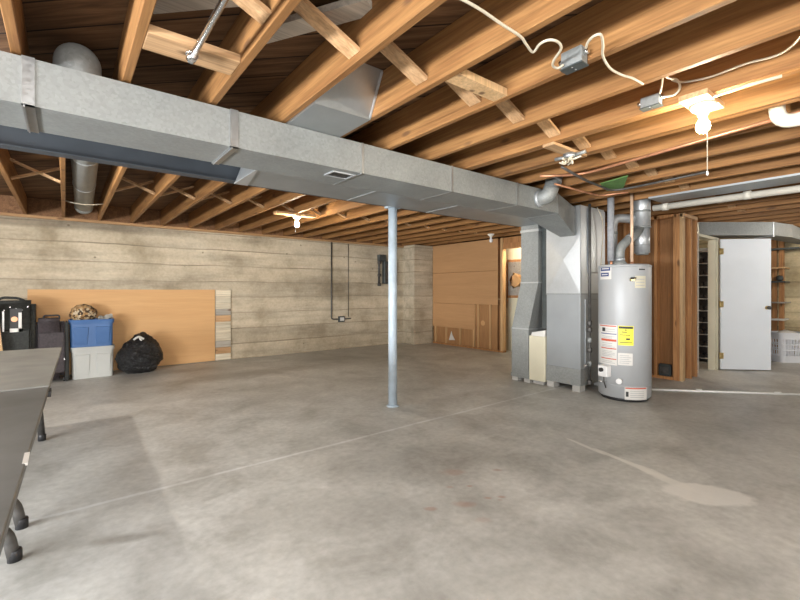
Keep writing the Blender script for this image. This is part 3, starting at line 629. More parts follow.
# supply pipes under the joists near the furnace
b = MB(); b.tube([ptz(562,167,2.2),ptz(585,180,2.2),ptz(612,191,2.2),ptz(640,186,2.2),ptz(706,172,2.2)],.011,8,fillet=.1); tag(b.build('water_line', M['iron']), 'dark thin water line under joists above the heater ending at a bracket', 'pipe')
b = MB(); b.tube([ptz(555,184,2.2),ptz(600,196,2.2),ptz(628,192,2.2)],.010,8,fillet=.1); tag(b.build('water_line', M['copper']), 'copper water line under joists above the plenum', 'pipe')
b = MB(); b.tube([ptz(540,176,2.215),ptz(580,175,2.215),ptz(640,158,2.215),ptz(800,112,2.215)],.012,8,fillet=.15); tag(b.build('water_line', M['copper']), 'long copper water line running under joists toward the right edge', 'pipe')
q = [ptz(600,184,2.225),ptz(628,176,2.225),ptz(623,189,2.225),ptz(607,191,2.225)]
b = MB(); b.loft([[p for p in q],[p+Vector((0,0,.008)) for p in q]]); tag(b.build('green_sheet', M['green']), 'green scrap sheet tucked up against joists above the heater', 'sheet')

# ------------------------------------------------------------------ PVC drain and pan along the joists
t = thing('drain_pipe', (5.28,.5,2.12), 'long white drain pipe under the joists, right of the flue', 'pipe')
b = MB(); b.tube([(5.28,2.02,2.145),(5.28,-1.5,2.12)],.034,18); b.build('pipe', M['pvc'], t)
for y in (1.93,1.2): 
    b = MB(); b.tube([(5.28,y,2.144),(5.28,y-.06,2.143)],.041,18); b.build('coupling', M['pvc'], t)
b = MB(); b.box((5.04,-2.6,JB-.02),(5.40,1.98,JB-.002)); tag(b.build('joist_pan', M['galv_dull']), 'grey sheet metal pan nailed under the joists above the white drain pipe', 'panel')
t = thing('drain_elbow', (3.66,.6,2.25), 'white plastic drain elbow hanging between joists at the right edge', 'pipe')
e0 = ptz(786,121,2.18); 
b = MB(); b.tube([(e0.x,e0.y+.04,2.44),(e0.x,e0.y+.04,2.175),(e0.x,e0.y-.14,2.172),(e0.x,e0.y-1.6,2.18)],.038,20,fillet=.10); b.build('pipe', M['pvc'], t)
b = MB(); b.tube([(e0.x,e0.y-.10,2.174),(e0.x,e0.y-.14,2.172)],.044,20); b.build('coupling', M['pvc'], t)

# ------------------------------------------------------------------ lamps
def lamp(x, y, z, label, lit=True, chain=.27, bm_='bulb'):
    t = thing('ceiling_lampholder', (x,y,z), label, 'lamp', 'bare bulb lampholders')
    b = MB(); b.lathe([(.058,0),(.060,-.012),(.05,-.026),(.028,-.034),(.024,-.055)], (x,y,z), 28); b.build('lampholder', M['porcelain'], t)
    b = MB(); b.lathe([(.0135,-.05),(.0145,-.068),(.02,-.082),(.029,-.10),(.0325,-.118),(.029,-.136),(.017,-.148),(.004,-.151)], (x,y,z), 24); b.build('bulb', M[bm_] if lit else M['bulb_off'], t)
    if chain:
        dx, dy = .045*CY*.0+.03, -.03
        b = MB(); b.tube([(x-.036,y-.03,z-.02),(x-.036,y-.03,z-.15-chain)],.0022,6); c = b.build('pull_cord', M['cable'], t)
        b = MB(); b.lathe([(.002,0),(.006,-.006),(.006,-.018),(.002,-.024)], (x-.036,y-.03,z-.15-chain), 10); b.build('cord_bead', M['porcelain'], c)
    return t
q = ptz(703,105,2.205); lamp(q.x,q.y,2.205,'lit bare bulb on white lampholder with long pull cord at upper right', True, .22)
b = MB(); b.box((q.x-.14,q.y-.06,2.206),(q.x+.14,q.y+.07,2.234)); tag(b.build('mounting_board', M['brace']), 'short board under joists carrying the lit bulb at upper right', 'board')
q = ptz(297,216,2.205); lamp(q.x,q.y,2.205,'lit bare bulb near the back wall, seen just under the duct', True, .05)
b = MB(); b.box((q.x-.3,q.y-.06,2.206),(q.x+.26,q.y+.07,2.234)); tag(b.build('mounting_board', M['brace']), 'board under joists carrying the lit bulb near the back wall', 'board')
q = ptz(491,234,2.205); lamp(q.x,q.y,2.205,'unlit bare bulb on white lampholder before the brown partition', False, 0)
lamp(-1.05,4.1,2.234,'lit bare bulb over the dark table, beyond left edge of the photo', True, .1, 'bulb_left')
lamp(1.6,-2.7,2.234,'added lit bulb behind the viewpoint, out of view, nearest the added high window', True, .1, 'bulb_near')  # unseen bulb added to brighten the floor
lamp(3.6,-2.8,2.234,'added lit bulb behind the viewpoint, unseen, further right than the added high window', True, .1, 'bulb_back')  # second unseen bulb added for more light from behind the camera
lamp(8.8,.1,2.234,'added lit bulb beyond the right edge of the photo, nearest the far right wall', True, .1, 'bulb_back')  # unseen bulb added to brighten the right wall and door

# ------------------------------------------------------------------ junction boxes and cables
def jbox(c, sx, sy, sz, label, rz=0):
    t = thing('junction_box', c, label, 'junction box', 'junction boxes on the joists')
    b = MB(); b.box((c[0]-sx/2,c[1]-sy/2,c[2]),(c[0]+sx/2,c[1]+sy/2,c[2]+sz)); b.bevel(.004); b.build('body', M['galv'], t)
    b = MB(); b.box((c[0]-sx/2-.003,c[1]-sy/2-.003,c[2]-.005),(c[0]+sx/2+.003,c[1]+sy/2+.003,c[2]+.001)); b.build('cover', M['dark_box'], t)
    for s in (-1,1):
        b = MB(); b.tube([(c[0],c[1]+s*(sy/2-.002),c[2]+sz*.6),(c[0],c[1]+s*(sy/2+.02),c[2]+sz*.6)],.012,10); b.build('connector', M['chrome'], t)
    for s in (-1,1):
        b = MB(); b.tube([(c[0]+s*sx*.25,c[1],c[2]-.007),(c[0]+s*sx*.25,c[1],c[2]-.004)],.005,8); b.build('screw', M['chrome'], t)
    return t
q = ptx(574,57,near[5]-.03); JX = near[5]
j1 = jbox((near[5]-.03, q.y, 2.215), .056,.10,.075, 'grey metal junction box with looping white cables on a joist, top centre')
bx = j1.location.x
def cable(pts, label, r=.0055, z=2.225, fil=.03):
    b = MB(); P = [ptz(u,v,z if len(a)<1 else a[0]) for (u,v,*a) in pts]
    # smooth with catmull-rom
    Q = []
    for i in range(len(P)-1):
        p0,p1,p2,p3 = P[max(i-1,0)],P[i],P[i+1],P[min(i+2,len(P)-1)]
        for k in range(8):
            s = k/8; Q.append(.5*((2*p1)+(p2-p0)*s+(2*p0-5*p1+4*p2-p3)*s*s+(3*p1-p0-3*p2+p3)*s**3))
    Q.append(P[-1]); b.tube(Q, r, 8)
    return tag(b.build('electric_cable', M['cable']), label, 'cable')
cable([(452,-6),(478,8),(503,25),(520,36),(526,44),(533,52),(540,44),(549,40),(558,42),(561,49),(554,60),(553,66),(558,68),(563,65)], 'white cable looping across joists into the left of the junction box')
cable([(586,48),(588,42),(594,36),(601,35),(603,45),(603,56),(610,68),(622,75),(632,78),(643,84)], 'white cable looping out of the right of the junction box')
q = ptx(651,103,near[7]-.03)
jbox((near[7]-.028,q.y,2.25), .05,.10,.06, 'small metal junction box tucked against a joist, left of lit bulb')
cable([(663,74,2.3),(662,84,2.3),(660,93,2.28)], 'short white cable rising from the small junction box')
cable([(662,73,2.3),(668,78,2.3),(677,80,2.3),(680,88,2.3),(674,95,2.28),(662,97,2.28)], 'white cable bowed into a loop beside the small junction box')
cable([(672,80,2.31),(684,82,2.31),(710,77,2.31),(745,64,2.31),(775,56,2.31),(792,46,2.31),(806,30,2.31)], 'white cable strung along a joist face toward the upper right corner')
# open octagon box with wires
c = ptz(570,156,2.2)
b = MB(); b.box((near[7],c.y-.045,2.215),(near[8]+.038,c.y+.045,2.2345)); tag(b.build('mounting_board', M['brace']), 'short board under joists holding the open round wire box', 'board')
c.z = 2.181
t = thing('open_wire_box', c, 'open round junction box with bare tan wires spilling out under joists', 'junction box')
b = MB(); b.lathe([(.05,0),(.05,.034)], c, 8); b.build('body', M['galv_dull'], t)
for i in range(9):
    a = random.uniform(0,6.28); rr_ = random.uniform(.05,.11); p0 = c+Vector((.02*math.cos(a),.02*math.sin(a),0)); p1 = c+Vector((rr_*.6*math.cos(a),rr_*.6*math.sin(a),-random.uniform(.01,.04))); p2 = c+Vector((rr_*math.cos(a+.5),rr_*math.sin(a+.5),random.uniform(-.03,.02)))
    b = MB(); b.tube([p0,p1,p2],.007,7,fillet=.03); b.build('wire', M['cable'], t)
for s in (-1,1):
    b = MB(); p = c+Vector((0,s*.05,.018)); b.tube([p,p+Vector((0,s*.07,.004))],.013,10); b.build('connector', M['galv'], t)
c = ptz(728,88,2.222); 
# conduit straps beside the bulb
b = MB(); b.tube([ptz(712,97,2.215),ptz(745,86,2.215),ptz(782,76,2.215)],.008,8); tag(b.build('electric_cable', M['cable']), 'pale cable run along the joist just above the lit bulb', 'cable')

# chrome rod
t = thing('chrome_rod', ptz(192,56,2.205), 'chrome rod hanging under a joist bay at the top left', 'rod')
a = ptz(192,57,2.205); rx = a.x
b = MB(); b.tube([(rx,a.y+.01,2.205),(rx+.015,-.6,2.205)],.013,14); b.build('rod', M['chrome'], t)
b = MB(); b.tube([(rx,a.y+.02,2.205),(rx,a.y-.02,2.205)],.021,16); b.build('end_cap', M['chrome'], t)
b = MB(); b.lathe([(.026,-.004),(.026,.004)], (rx,a.y-.0,2.217), 16); b.build('flange', M['chrome'], t)

# ------------------------------------------------------------------ plywood sheet and clutter by the back wall
b = MB(); b.box((-.40,YB-.03,.012),(2.01,YB-.008,1.222)); b.bevel(.002); tag(b.build('plywood_sheet', M['panel']), 'large orange plywood sheet leaning flat against the concrete back wall', 'plywood')
t = thing('board_stack', (2.14,YB-.03,.0), 'narrow stack of short pale boards at right end of plywood sheet', 'boards')
for i in range(11):
    z0 = .012+i*.11; b = MB(); b.box((2.02,YB-.034-random.random()*.006,z0),(2.27,YB-.008,z0+.107)); b.bevel(.003)
    b.build('board', (M['pale_block'],M['pale_block'],M['pale_board'],M['pale_block'],M['brace'])[(i*3+1)%5], t)
def rrect(cx, cy, z, w, d, r, n=5):
    pts = []
    for (sx_, sy_, a0) in ((1,1,0),(-1,1,90),(-1,-1,180),(1,-1,270)):
        for k in range(n+1):
            a = R(a0+90*k/n); pts.append((cx+sx_*(w/2-r)+r*math.cos(a), cy+sy_*(d/2-r)+r*math.sin(a), z))
    return pts
def bin_(cx, cy, z, w, d, h, mt, name, label):
    t = thing(name, (cx,cy,z), label, 'storage bin', 'stacked plastic storage bins')
    b = MB(); tp = .016
    rg = [rrect(cx,cy,z,w-tp*2,d-tp*2,.04), rrect(cx,cy,z+h-.05,w-.02,d-.02,.045), rrect(cx,cy,z+h-.05,w-.028,d-.028,.04), rrect(cx,cy,z+.01,w-tp*2-.01,d-tp*2-.01,.04)]
    b.loft(rg); b.build('body', mt, t)
    b = MB(); b.loft([rrect(cx,cy,z+h-.055,w,d,.05), rrect(cx,cy,z+h-.008,w+.012,d+.012,.05), rrect(cx,cy,z+h,w+.006,d+.006,.05), rrect(cx,cy,z+h,w-.03,d-.03,.04), rrect(cx,cy,z+h-.05,w-.03,d-.03,.04)]); b.build('rim', mt, t)
    for s in (-1,1):
        b = MB(); x = cx+s*w*.24; y0 = cy-d/2
        b.hexa([(x-.075,y0+.012,z+.03),(x+.075,y0+.012,z+.03),(x+.075,y0+.05,z+.03),(x-.075,y0+.05,z+.03),(x-.085,y0-.006,z+h-.10),(x+.085,y0-.006,z+h-.10),(x+.085,y0+.04,z+h-.10),(x-.085,y0+.04,z+h-.10)]); b.bevel(.006); b.build('raised_panel', mt, t)
    return t
BX = .305; BYc = 7.43
bin_(BX,BYc,0,.495,.39,.43,M['grey_bin'],'storage_bin','pale grey plastic storage bin on the floor under the blue bin')
bin_(BX-.012,BYc,.431,.51,.39,.375,M['blue_bin'],'storage_bin','blue plastic storage bin stacked on the pale grey bin')
b = MB(); b.loft([rrect(BX-.012,BYc,.47,.41,.31,.04), rrect(BX-.012,BYc,.76,.44,.34,.04)]); b.bevel(.02,2); tag(b.build('folded_cloth', M['fabric_black']), 'dark cloth filling the inside of the blue bin', 'cloth')
def lump(c, rx, ry, rz, amp, fr, seed, flat=None, sub=4):
    b = MB(); bmesh.ops.create_icosphere(b.bm, subdivisions=sub, radius=1)
    for v in b.bm.verts:
        n = noise.fractal(v.co*fr+Vector((seed,0,0)), 1, 2, 4)
        p = v.co*(1+amp*n); v.co = Vector((c[0]+p.x*rx, c[1]+p.y*ry, c[2]+p.z*rz))
        if flat is not None and v.co.z < flat: v.co.z = flat+ (v.co.z-flat)*.02
    for f in b.bm.faces: f.smooth = True
    return b
b = lump((.20,BYc,.885),.155,.13,.125,.16,2.2,3.1,.77); tag(b.build('patterned_bundle', M['pattern']), 'brown patterned cloth bundle piled on top of the blue bin', 'cloth')
b = MB(); n = 8
P = [[Vector((.37+.17*i/n, BYc-.10+.14*j/n, .812+.02*math.sin(i*1.1+j)+.04*(i/n)*(j/n)+.012*((i*j)%3))) for i in range(n+1)] for j in range(n+1)]
V = [[b.bm.verts.new(p) for p in r] for r in P]
for j in range(n):
    for i in range(n): b.bm.faces.new((V[j][i],V[j][i+1],V[j+1][i+1],V[j+1][i]))
bmesh.ops.solidify(b.bm, geom=b.bm.faces[:], thickness=.003); tag(b.build('crumpled_paper', M['paper']), 'crumpled white paper on the right of the blue bin', 'paper')
# garbage bag
t = thing('garbage_bag', (.82,7.28,0), 'shiny black plastic garbage bag on the floor beside the bins', 'bag')
b = MB(); bmesh.ops.create_icosphere(b.bm, subdivisions=5, radius=1)
for v in b.bm.verts:
    d = v.co.copy(); n = noise.fractal(d*2.3+Vector((5,2,1)),1,2,4); ridge = abs(noise.noise(d*5+Vector((1,7,3))))
    s = 1+.10*n-.12*ridge
    zz = d.z; hx = 1.0 if zz < 0 else 1-.45*zz**1.6
    v.co = Vector((.865+d.x*.30*s*hx+.03*max(zz,0), 7.30+d.y*.24*s*hx, .23+ (zz*.36*s if zz > 0 else zz*.26*s)))
    v.co.z = max(v.co.z, .004)
for f in b.bm.faces: f.smooth = True
b.build('sack', M['bag'], t)
b = lump((.845,7.24,.545),.06,.045,.03,.3,3,9,None,3); b.build('gathered_top', M['bag'], t)
b = MB(); b.tube([(.77,7.13,.50),(.80,7.13,.525),(.84,7.15,.545),(.87,7.14,.52),(.90,7.14,.505)],.014,8,fillet=.02); b.build('drawstring', M['paper'], t)
b = MB(); b.tube([(.84,7.15,.545),(.85,7.11,.50),(.87,7.10,.49)],.011,8,fillet=.02); b.build('drawstring', M['paper'], t)

def case(name, label, cx, cy, w, d, h, mt, cat):
    t = thing(name, (cx,cy,0), label, cat)
    b = MB(); b.box((cx-w/2,cy-d/2,.03),(cx+w/2,cy+d/2,h)); b.bevel(.05,4,60); [setattr(f,'smooth',True) for f in b.bm.faces]; b.build('body', mt, t)
    return t
t = case('suitcase', 'dark plum upright suitcase standing left of the storage bins', -.165, 7.33, .32, .30, .84, M['fabric_plum'], 'suitcase')
b = MB(); b.tube([(-.22,7.30,.83),(-.22,7.30,.875),(-.06,7.30,.875),(-.06,7.30,.83)],.011,8,fillet=.03); b.build('handle', M['black'], t)
b = MB(); b.box((-.27,7.165,.12),(-.0,7.19,.66)); b.bevel(.02,3,60); b.build('front_pocket', M['fabric_plum'], t)
b = MB(); b.tube([(-.285,7.21,.08),(-.285,7.21,.79),(.015,7.21,.79),(.015,7.21,.08)],.006,8,fillet=.05); b.build('zipper', M['black'], t)
for x in (-.26,-.01):
    b = MB(); b.lathe([(.03,-.012),(.03,.012)], (x,7.22,.03), 14, axis='X'); b.build('wheel', M['black'], t)
b = MB(); b.lathe([(.02,0),(.022,.01),(.012,.02)], (-.02,7.17,.30), 12, axis='Y'); b.build('luggage_badge', M['chrome'], t)
# narrow strap bag between case and bins
b = MB(); b.hexa([(-.001,7.17,0),(.044,7.17,0),(.044,7.45,0),(-.001,7.45,0),(-.002,7.2,.80),(.04,7.2,.78),(.04,7.45,.78),(-.002,7.45,.80)]); b.bevel(.012,2); tag(b.build('garment_bag', M['fabric_black']), 'narrow black garment bag squeezed between suitcase and storage bins', 'bag')
t = case('duffel_bag', 'large black duffel with pale patch standing left of the suitcase', -.53, 7.30, .46, .34, 1.08, M['fabric_black'], 'bag')
b = MB(); b.box((-.72,7.105,.25),(-.34,7.14,.72)); b.bevel(.02,3,60); b.build('front_pocket', M['fabric_black'], t)
pa = pty(17,334,7.10); 
b = MB(); b.box((-.535,7.096,.69),(-.425,7.106,.98)); pt_ = b.build('name_patch', M['ink'], t); pt_['label'] = 'dark patch with pale edge'
b = MB(); b.box((-.535,7.092,.69),(-.425,7.0965,.735)); b.box((-.455,7.092,.69),(-.425,7.0965,.93)); b.build('pale_edge', M['paper'], pt_)
b = MB(); b.lathe([(.032,-.002),(.032,.003)], (-.492,7.0945,.85), 20, axis='Y'); b.build('round_emblem', M['copper'], pt_)
b = MB(); b.box((-.605,7.096,.70),(-.585,7.106,.95)); b.build('zip_pull', M['chrome'], t)
for i in range(7):
    x = -.70+i*.055; b = MB(); b.lathe([(.007,-.003),(.007,.006)], (x,7.127,1.0-.02*(i%3)), 10, axis='Y'); b.build('stud', M['chrome'], t)
b = MB(); b.tube([(-.68,7.22,1.05),(-.62,7.18,1.12),(-.45,7.18,1.11),(-.38,7.22,1.05)],.016,10,fillet=.05); b.build('handle', M['fabric_black'], t)
b = MB(); b.bar((-.585,6.93,0),(-.68,6.99,1.05),.085,.03,up=(0,1,0)); tag(b.build('wood_plank', M['plank_z']), 'pale wood plank leaning in front of the duffel at the left edge', 'plank')

# ------------------------------------------------------------------ table at left
TZ = .725
def T(x, y): return Vector((x,y,0))
t = thing('folding_table', (-.75,3.0,0), 'dark grey two-part folding table along the left edge', 'table')
def ex(y): return -.02+(y-4.60)*.0227 if y > 2.75 else -.062+(y-2.75)*.02
def slab(y0,y1,mt,name):
    b = MB(); ps = [(ex(y0)-1.5,y0),(ex(y0),y0),(ex(y1),y1),(ex(y1)-1.5,y1)]
    b.loft([[(x,y,TZ-.025) for x,y in ps],[(x,y,TZ) for x,y in ps]]); b.bevel(.003); return b.build(name, mt, t)
slab(.75,2.74,M['table'],'near_top'); slab(2.765,4.60,M['table2'],'far_top')
for (y0,y1) in ((.77,2.72),(2.79,4.58)):
    b = MB(); b.bar((ex(y0)-.03,y0,TZ-.045),(ex(y1)-.03,y1,TZ-.045),.025,.04); b.build('edge_rail', M['iron'], t)
b = MB(); b.box((ex(2.75)-.07,2.70,TZ-.045),(ex(2.75)+.008,2.80,TZ-.018)); b.build('hinge_bracket', M['black'], t)
b = MB(); b.bar((ex(1.6)-.002,1.56,TZ-.003),(ex(1.6)-.002,1.66,TZ-.003),.012,.0075); b.build('chipped_edge', M['paper'], t)
for y in (2.55,2.88,4.46):
    for s in (0,1):
        x = (-.176 if y<2.7 else -.172 if y<3 else -.145) if s==0 else ex(y)-1.32; q = -1 if s==0 else 1
        b = MB(); b.tube([(x+q*.42,y,TZ-.03),(x+q*.30,y,.17),(x+q*.03,y,.165),(x,y,.0)] if y<4 else [(x+q*.05,y,TZ-.03),(x,y,0)],.024,14,fillet=.075); lg = b.build('leg', M['iron'], t)
        b = MB(); b.lathe([(.0265,0),(.0265,.045),(.024,.05)], (x,y,0), 14); b.build('rubber_foot', M['black'], lg)

# ------------------------------------------------------------------ conduit and electrical panel on the back wall
t = thing('wall_conduit', (4.4,YB-.02,.6), 'thin dark conduit with an outlet running down the concrete back wall', 'conduit')
xa = pty(331.5,300,YB-.02).x; xb = pty(348.5,300,YB-.02).x
b = MB(); b.tube([(xa,YB-.02,2.19),(xa,YB-.02,.63),(xa+.16,YB-.02,.62)],.014,10,fillet=.04); b.build('pipe', M['iron'], t)
b = MB(); b.tube([(xb,YB-.012,2.19),(xb,YB-.012,.66)],.006,8); b.build('thin_wire', M['iron'], t)
b = MB(); b.box((xa+.16,YB-.05,.56),(xa+.30,YB-.002,.68)); b.bevel(.006); ob = b.build('outlet_box', M['dark_box'], t)
b = MB(); b.box((xa+.185,YB-.056,.585),(xa+.275,YB-.049,.655)); b.build('outlet_face', M['paper'], ob)
b = MB(); b.tube([(xa+.30,YB-.02,.62),(xa+.46,YB-.02,.625)],.012,10); b.build('pipe', M['iron'], t)
t = thing('breaker_box', (5.62,YB-.05,1.3), 'dark electrical breaker box with pipes on back wall behind the post', 'breaker box')
x0 = pty(384,270,YB-.08).x; x1 = pty(398.5,270,YB-.08).x
b = MB(); b.box((x0,YB-.10,1.36),(x1-.06,YB-.002,1.86)); b.bevel(.008); b.build('box', M['dark_box'], t)
b = MB(); b.box((x0+.03,YB-.106,1.40),(x1-.09,YB-.099,1.80)); b.build('door', M['iron'], t)
x2 = pty(379.5,270,YB-.05).x
b = MB(); b.tube([(x2,YB-.03,1.32),(x2,YB-.03,1.84),(x2+.16,YB-.04,1.95)],.024,10,fillet=.06); b.build('pipe', M['iron'], t)
for z in (1.34,1.55,1.83):
    b = MB(); b.lathe([(.04,-.03),(.04,.03)], (x2,YB-.042,z), 12); b.build('fitting', M['iron'], t)
b = MB(); b.box((x2-.04,YB-.09,1.86),(x2+.16,YB-.01,2.0)); b.bevel(.01); b.build('meter_box', M['dark_box'], t)
b = MB(); b.tube([(x1-.03,YB-.03,1.42),(x1-.03,YB-.03,1.76)],.026,10); b.build('pipe', M['iron'], t)

# ------------------------------------------------------------------ brown partition (wall X = 6.68)
PX = 6.68
wp = struct(bpy.data.objects.new('wall_partition', None)); COL.objects.link(wp); WL[wp.name] = Vector((0,0,0))
PT = JB-.002
ys, ye = 7.255, 5.24
b = MB(); b.box((PX+.085,ye,.0),(PX+.095,ys,PT)); b.build('inner_panel', M['backpanel'], wp)
b = MB(); b.box((PX+.03,5.40,.0),(PX+.038,ys,1.06)); b.build('inner_panel', M['partition2'], wp)
for (z0,z1,yl) in ((.40,.92,5.97),(.925,1.60,5.36),(1.605,PT,5.36)):
    b = MB(); b.box((PX-.01,yl,z0),(PX+.004,ys-.01,z1)); b.bevel(.003); b.build('panel_sheet', M['partition'], wp)
for u_ in (435.5,446,460,473.5,478,490):
    y = ptx(u_,330,PX).y; zt = .415 if u_ < 474 else 1.04
    b = MB(); b.box((PX-.002,y-.018,.038),(PX+.03,y+.018,zt)); b.build('furring_strip', M['furring'], wp)
b = MB(); b.box((PX-.004,5.985,.395),(PX+.03,ys-.012,.412)); b.build('furring_strip', M['furring'], wp)
b = MB(); b.box((PX-.006,ye,0),(PX+.085,ys-.01,.038)); b.build('bottom_plate', M['stud'], wp)
b = MB(); b.box((PX-.012,5.245,.038),(PX+.085,5.295,PT)); b.build('stud', M['furring'], wp)
b = MB(); b.box((PX+.06,5.40,1.06),(PX+.085,5.44,PT)); b.build('stud', M['stud'], wp)
b = MB(); b.box((PX-.006,5.30,1.03),(PX+.02,5.96,1.05)); b.build('ledge', M['furring'], wp)
b = MB(); b.box((PX-.006,5.962,.03),(PX+.03,5.985,.92)); b.build('edge_strip', M['furring'], wp)
p = ptx(483,323,PX+.03); b = MB(); b.lathe([(.055,-.003),(.055,.001)], (PX+.028,p.y,p.z), 16, axis='X'); b.build('round_patch', M['panel'], wp)
ps = [ptx(u_,v_,PX+.029) for (u_,v_) in ((449,340),(455,340),(452.5,335),(451.5,331))]
b = MB(); b.prism(ps,(-.004,0,0)); b.build('torn_paper', M['paper'], wp)
# header over the opening and the lit room behind
b = MB(); b.box((PX,4.2,2.02),(PX+.09,5.24,2.12)); b.box((PX+.02,4.2,2.125),(PX+.09,5.24,PT)); b.build('header', M['stud'], wp)
b = MB(); b.box((7.02,3.2,0),(7.08,5.6,2.1)); struct(b.build('wall_inner', M['cream_wall'], origin='world'))
t = thing('picture', (7.01,5.0,1.1), 'gold flower picture in grey frame hanging on the cream wall', 'picture')
pa, pb = ptx(507.6,261,7.01), ptx(524,297,7.01)
y1, y0, z1, z0 = pa.y, pb.y, pa.z+.02, pb.z-.02
b = MB(); b.box((6.99,y0,z0),(7.018,y1,z1)); b.bevel(.004); b.build('frame', M['stud'], t)
b = MB(); b.box((6.985,y0+.04,z0+.05),(6.992,y1-.03,z1-.05)); b.build('canvas', M['pale_board'], t)
b = lump((6.983,y0+.17,(z0+z1)/2-.04),.006,.13,.14,.5,2.5,4,None,3); b.build('gold_flower', M['panel'], t)

# near part of the partition with stud pack and doorway
QX = 6.42
wp = struct(bpy.data.objects.new('wall_doorway', None)); COL.objects.link(wp); WL[wp.name] = Vector((0,0,0))
b = MB(); b.box((QX+.09,2.22,0),(QX+.10,4.2,PT)); b.build('inner_panel', M['backpanel'], wp)
for y in (2.43,2.84,3.25,3.66,4.07):
    b = MB(); b.box((QX,y-.019,.038),(QX+.09,y+.019,PT)); b.build('stud', M['stud'], wp)
b = MB(); b.box((QX,2.22,0),(QX+.09,4.2,.038)); b.build('bottom_plate', M['stud'], wp)
b = MB(); b.box((QX,2.22,PT-.04),(QX+.09,4.2,PT)); b.build('top_plate', M['stud'], wp)
for i in range(3):
    b = MB(); b.box((QX-(.004 if i==1 else 0),2.1+i*.0385,0),(QX+.09,2.138+i*.0385,PT)); b.bevel(.003); b.build('stud', M['plank_z'] if i==0 else M['stud'], wp)
b = MB(); b.box((QX+.095,2.2,0),(QX+.54,2.216,PT)); b.build('inner_panel', M['backpanel'], wp)
for x in (6.72,6.918):
    b = MB(); b.box((x,2.096,.0),(x+.038,2.199,PT-.046)); b.build('stud', M['stud'], wp)
b = MB(); b.box((QX,2.09,PT-.045),(6.95,2.2,PT)); b.build('top_plate', M['brace'], wp)
b = MB(); b.box((6.958,2.082,0),(6.966,2.1,2.0)); b.build('jamb', M['pale_board'], wp)
b = MB(); b.box((6.972,2.1,1.975),(7.86,2.24,2.015)); b.build('head_jamb', M['cream'], wp)
b = MB(); b.box((7.74,2.1,0),(7.80,2.195,2.0)); b.box((7.80,2.085,0),(7.86,2.1,2.01)); b.build('jamb', M['cream'], wp)
b = MB(); b.box((7.86,2.11,0),(8.42,2.2,2.01)); b.build('partition_panel', M['backpanel'], wp)
# transformer box on the bottom plate
t = thing('dark_meter', (6.47,2.33,.04), 'small dark grey box on the bottom plate right of the water heater', 'box')
b = MB(); b.box((6.43,2.25,.039),(6.50,2.40,.20)); b.bevel(.01,2); b.build('body', M['dark_box'], t)
b = MB(); b.box((6.424,2.27,.07),(6.431,2.38,.17)); b.bevel(.003); b.build('face_plate', M['iron'], t)
# door
hinge = Vector((7.79,2.055,0)); dd = (Vector((8.30,1.56,0))-hinge).normalized(); W = .70; nn = Vector((dd.y,-dd.x,0))
if nn.dot(hinge) > 0: nn = -nn
t = thing('door_slab', hinge, 'white flush door standing open, hinged on the cream jamb', 'door')
b = MB(); a0 = hinge+dd*.015; a1 = a0+dd*W; th = -nn*.035
def dz(p,z): return (p.x,p.y,z)
b.hexa([dz(a0,.015),dz(a1,.015),dz(a1+th,.015),dz(a0+th,.015),dz(a0,1.985),dz(a1,1.985),dz(a1+th,1.985),dz(a0+th,1.985)]); b.bevel(.003); b.build('slab', M['door'], t)
kp = a1-dd*.06; 
b = MB(); b.tube([kp+Vector((0,0,.95))-nn*.002,kp+nn*.012+Vector((0,0,.95))],.028,18); kn = b.build('rose', M['brass'], t)
b = MB(); P0 = kp+Vector((0,0,.95)); b.tube([P0+nn*.01,P0+nn*.03,P0+nn*.04,P0+nn*.06,P0+nn*.066],.02,18,radii=[.01,.012,.026,.026,.012]); b.build('knob', M['iron'], kn)
P1 = P0+th; b = MB(); b.tube([P1-nn*.0,P1-nn*.03,P1-nn*.04,P1-nn*.06],.02,18,radii=[.012,.012,.026,.02]); b.build('knob', M['brass'], t)
for z in (.22,1.0,1.80):
    b = MB(); p = hinge+nn*.004; b.tube([dz(p,z-.05),dz(p,z+.05)],.009,10); hg = b.build('hinge', M['brass'], t)
    b = MB(); b.hexa([dz(p,z-.045),dz(p+dd*.05,z-.045),dz(p+dd*.05-nn*.01,z-.045),dz(p-nn*.006,z-.045),dz(p,z+.045),dz(p+dd*.05,z+.045),dz(p+dd*.05-nn*.01,z+.045),dz(p-nn*.006,z+.045)]); b.build('hinge_leaf', M['brass'], hg)

# rack with dark bottles beyond the doorway
t = thing('bottle_rack', (8.6,2.6,0), 'pale rack of dark cells seen through the doorway beside the jamb', 'rack')
b = MB(); 
b.box((8.46,2.26,0),(8.75,2.28,1.95)); b.box((8.46,3.18,0),(8.75,3.2,1.95)); b.box((8.73,2.26,0),(8.75,3.2,1.95)); b.build('frame', M['black'], t)
for i in range(10):
    b = MB(); z = .06+i*.2; b.box((8.455,2.28,z),(8.73,3.18,z+.013)); b.build('shelf', M['grey_lbl'], t)
for i in range(9):
    b = MB(); b.box((8.60,2.28,.078+i*.2),(8.62,3.18,.25+i*.2)); b.build('cell_back', M['black'], t)
n_ = 0
for i in range(9):
    for j in range(5):
        b = MB(); y = 2.33+j*.085; z = .078+i*.2+.036
        b.lathe([(.034,0),(.036,.01),(.036,.10),(.02,.128),(.012,.14)][::-1], (8.46,y,z), 12, axis='X'); 
        tag(b.build('wine_bottle', M['black']), 'dark bottle lying in the rack beyond the doorway, %s row up, %s from the jamb' % (ORD[i], ORD[4-j]), 'bottle', 'bottles in the rack beyond the doorway')
b = MB(); b.prism([(8.2,2.45,2.0),(8.2,2.75,2.0),(8.2,2.75,1.45)],(.02,0,0)); tag(b.build('sloped_board', M['plank_z']), 'slanted cream board above the dark rack inside the doorway', 'board')
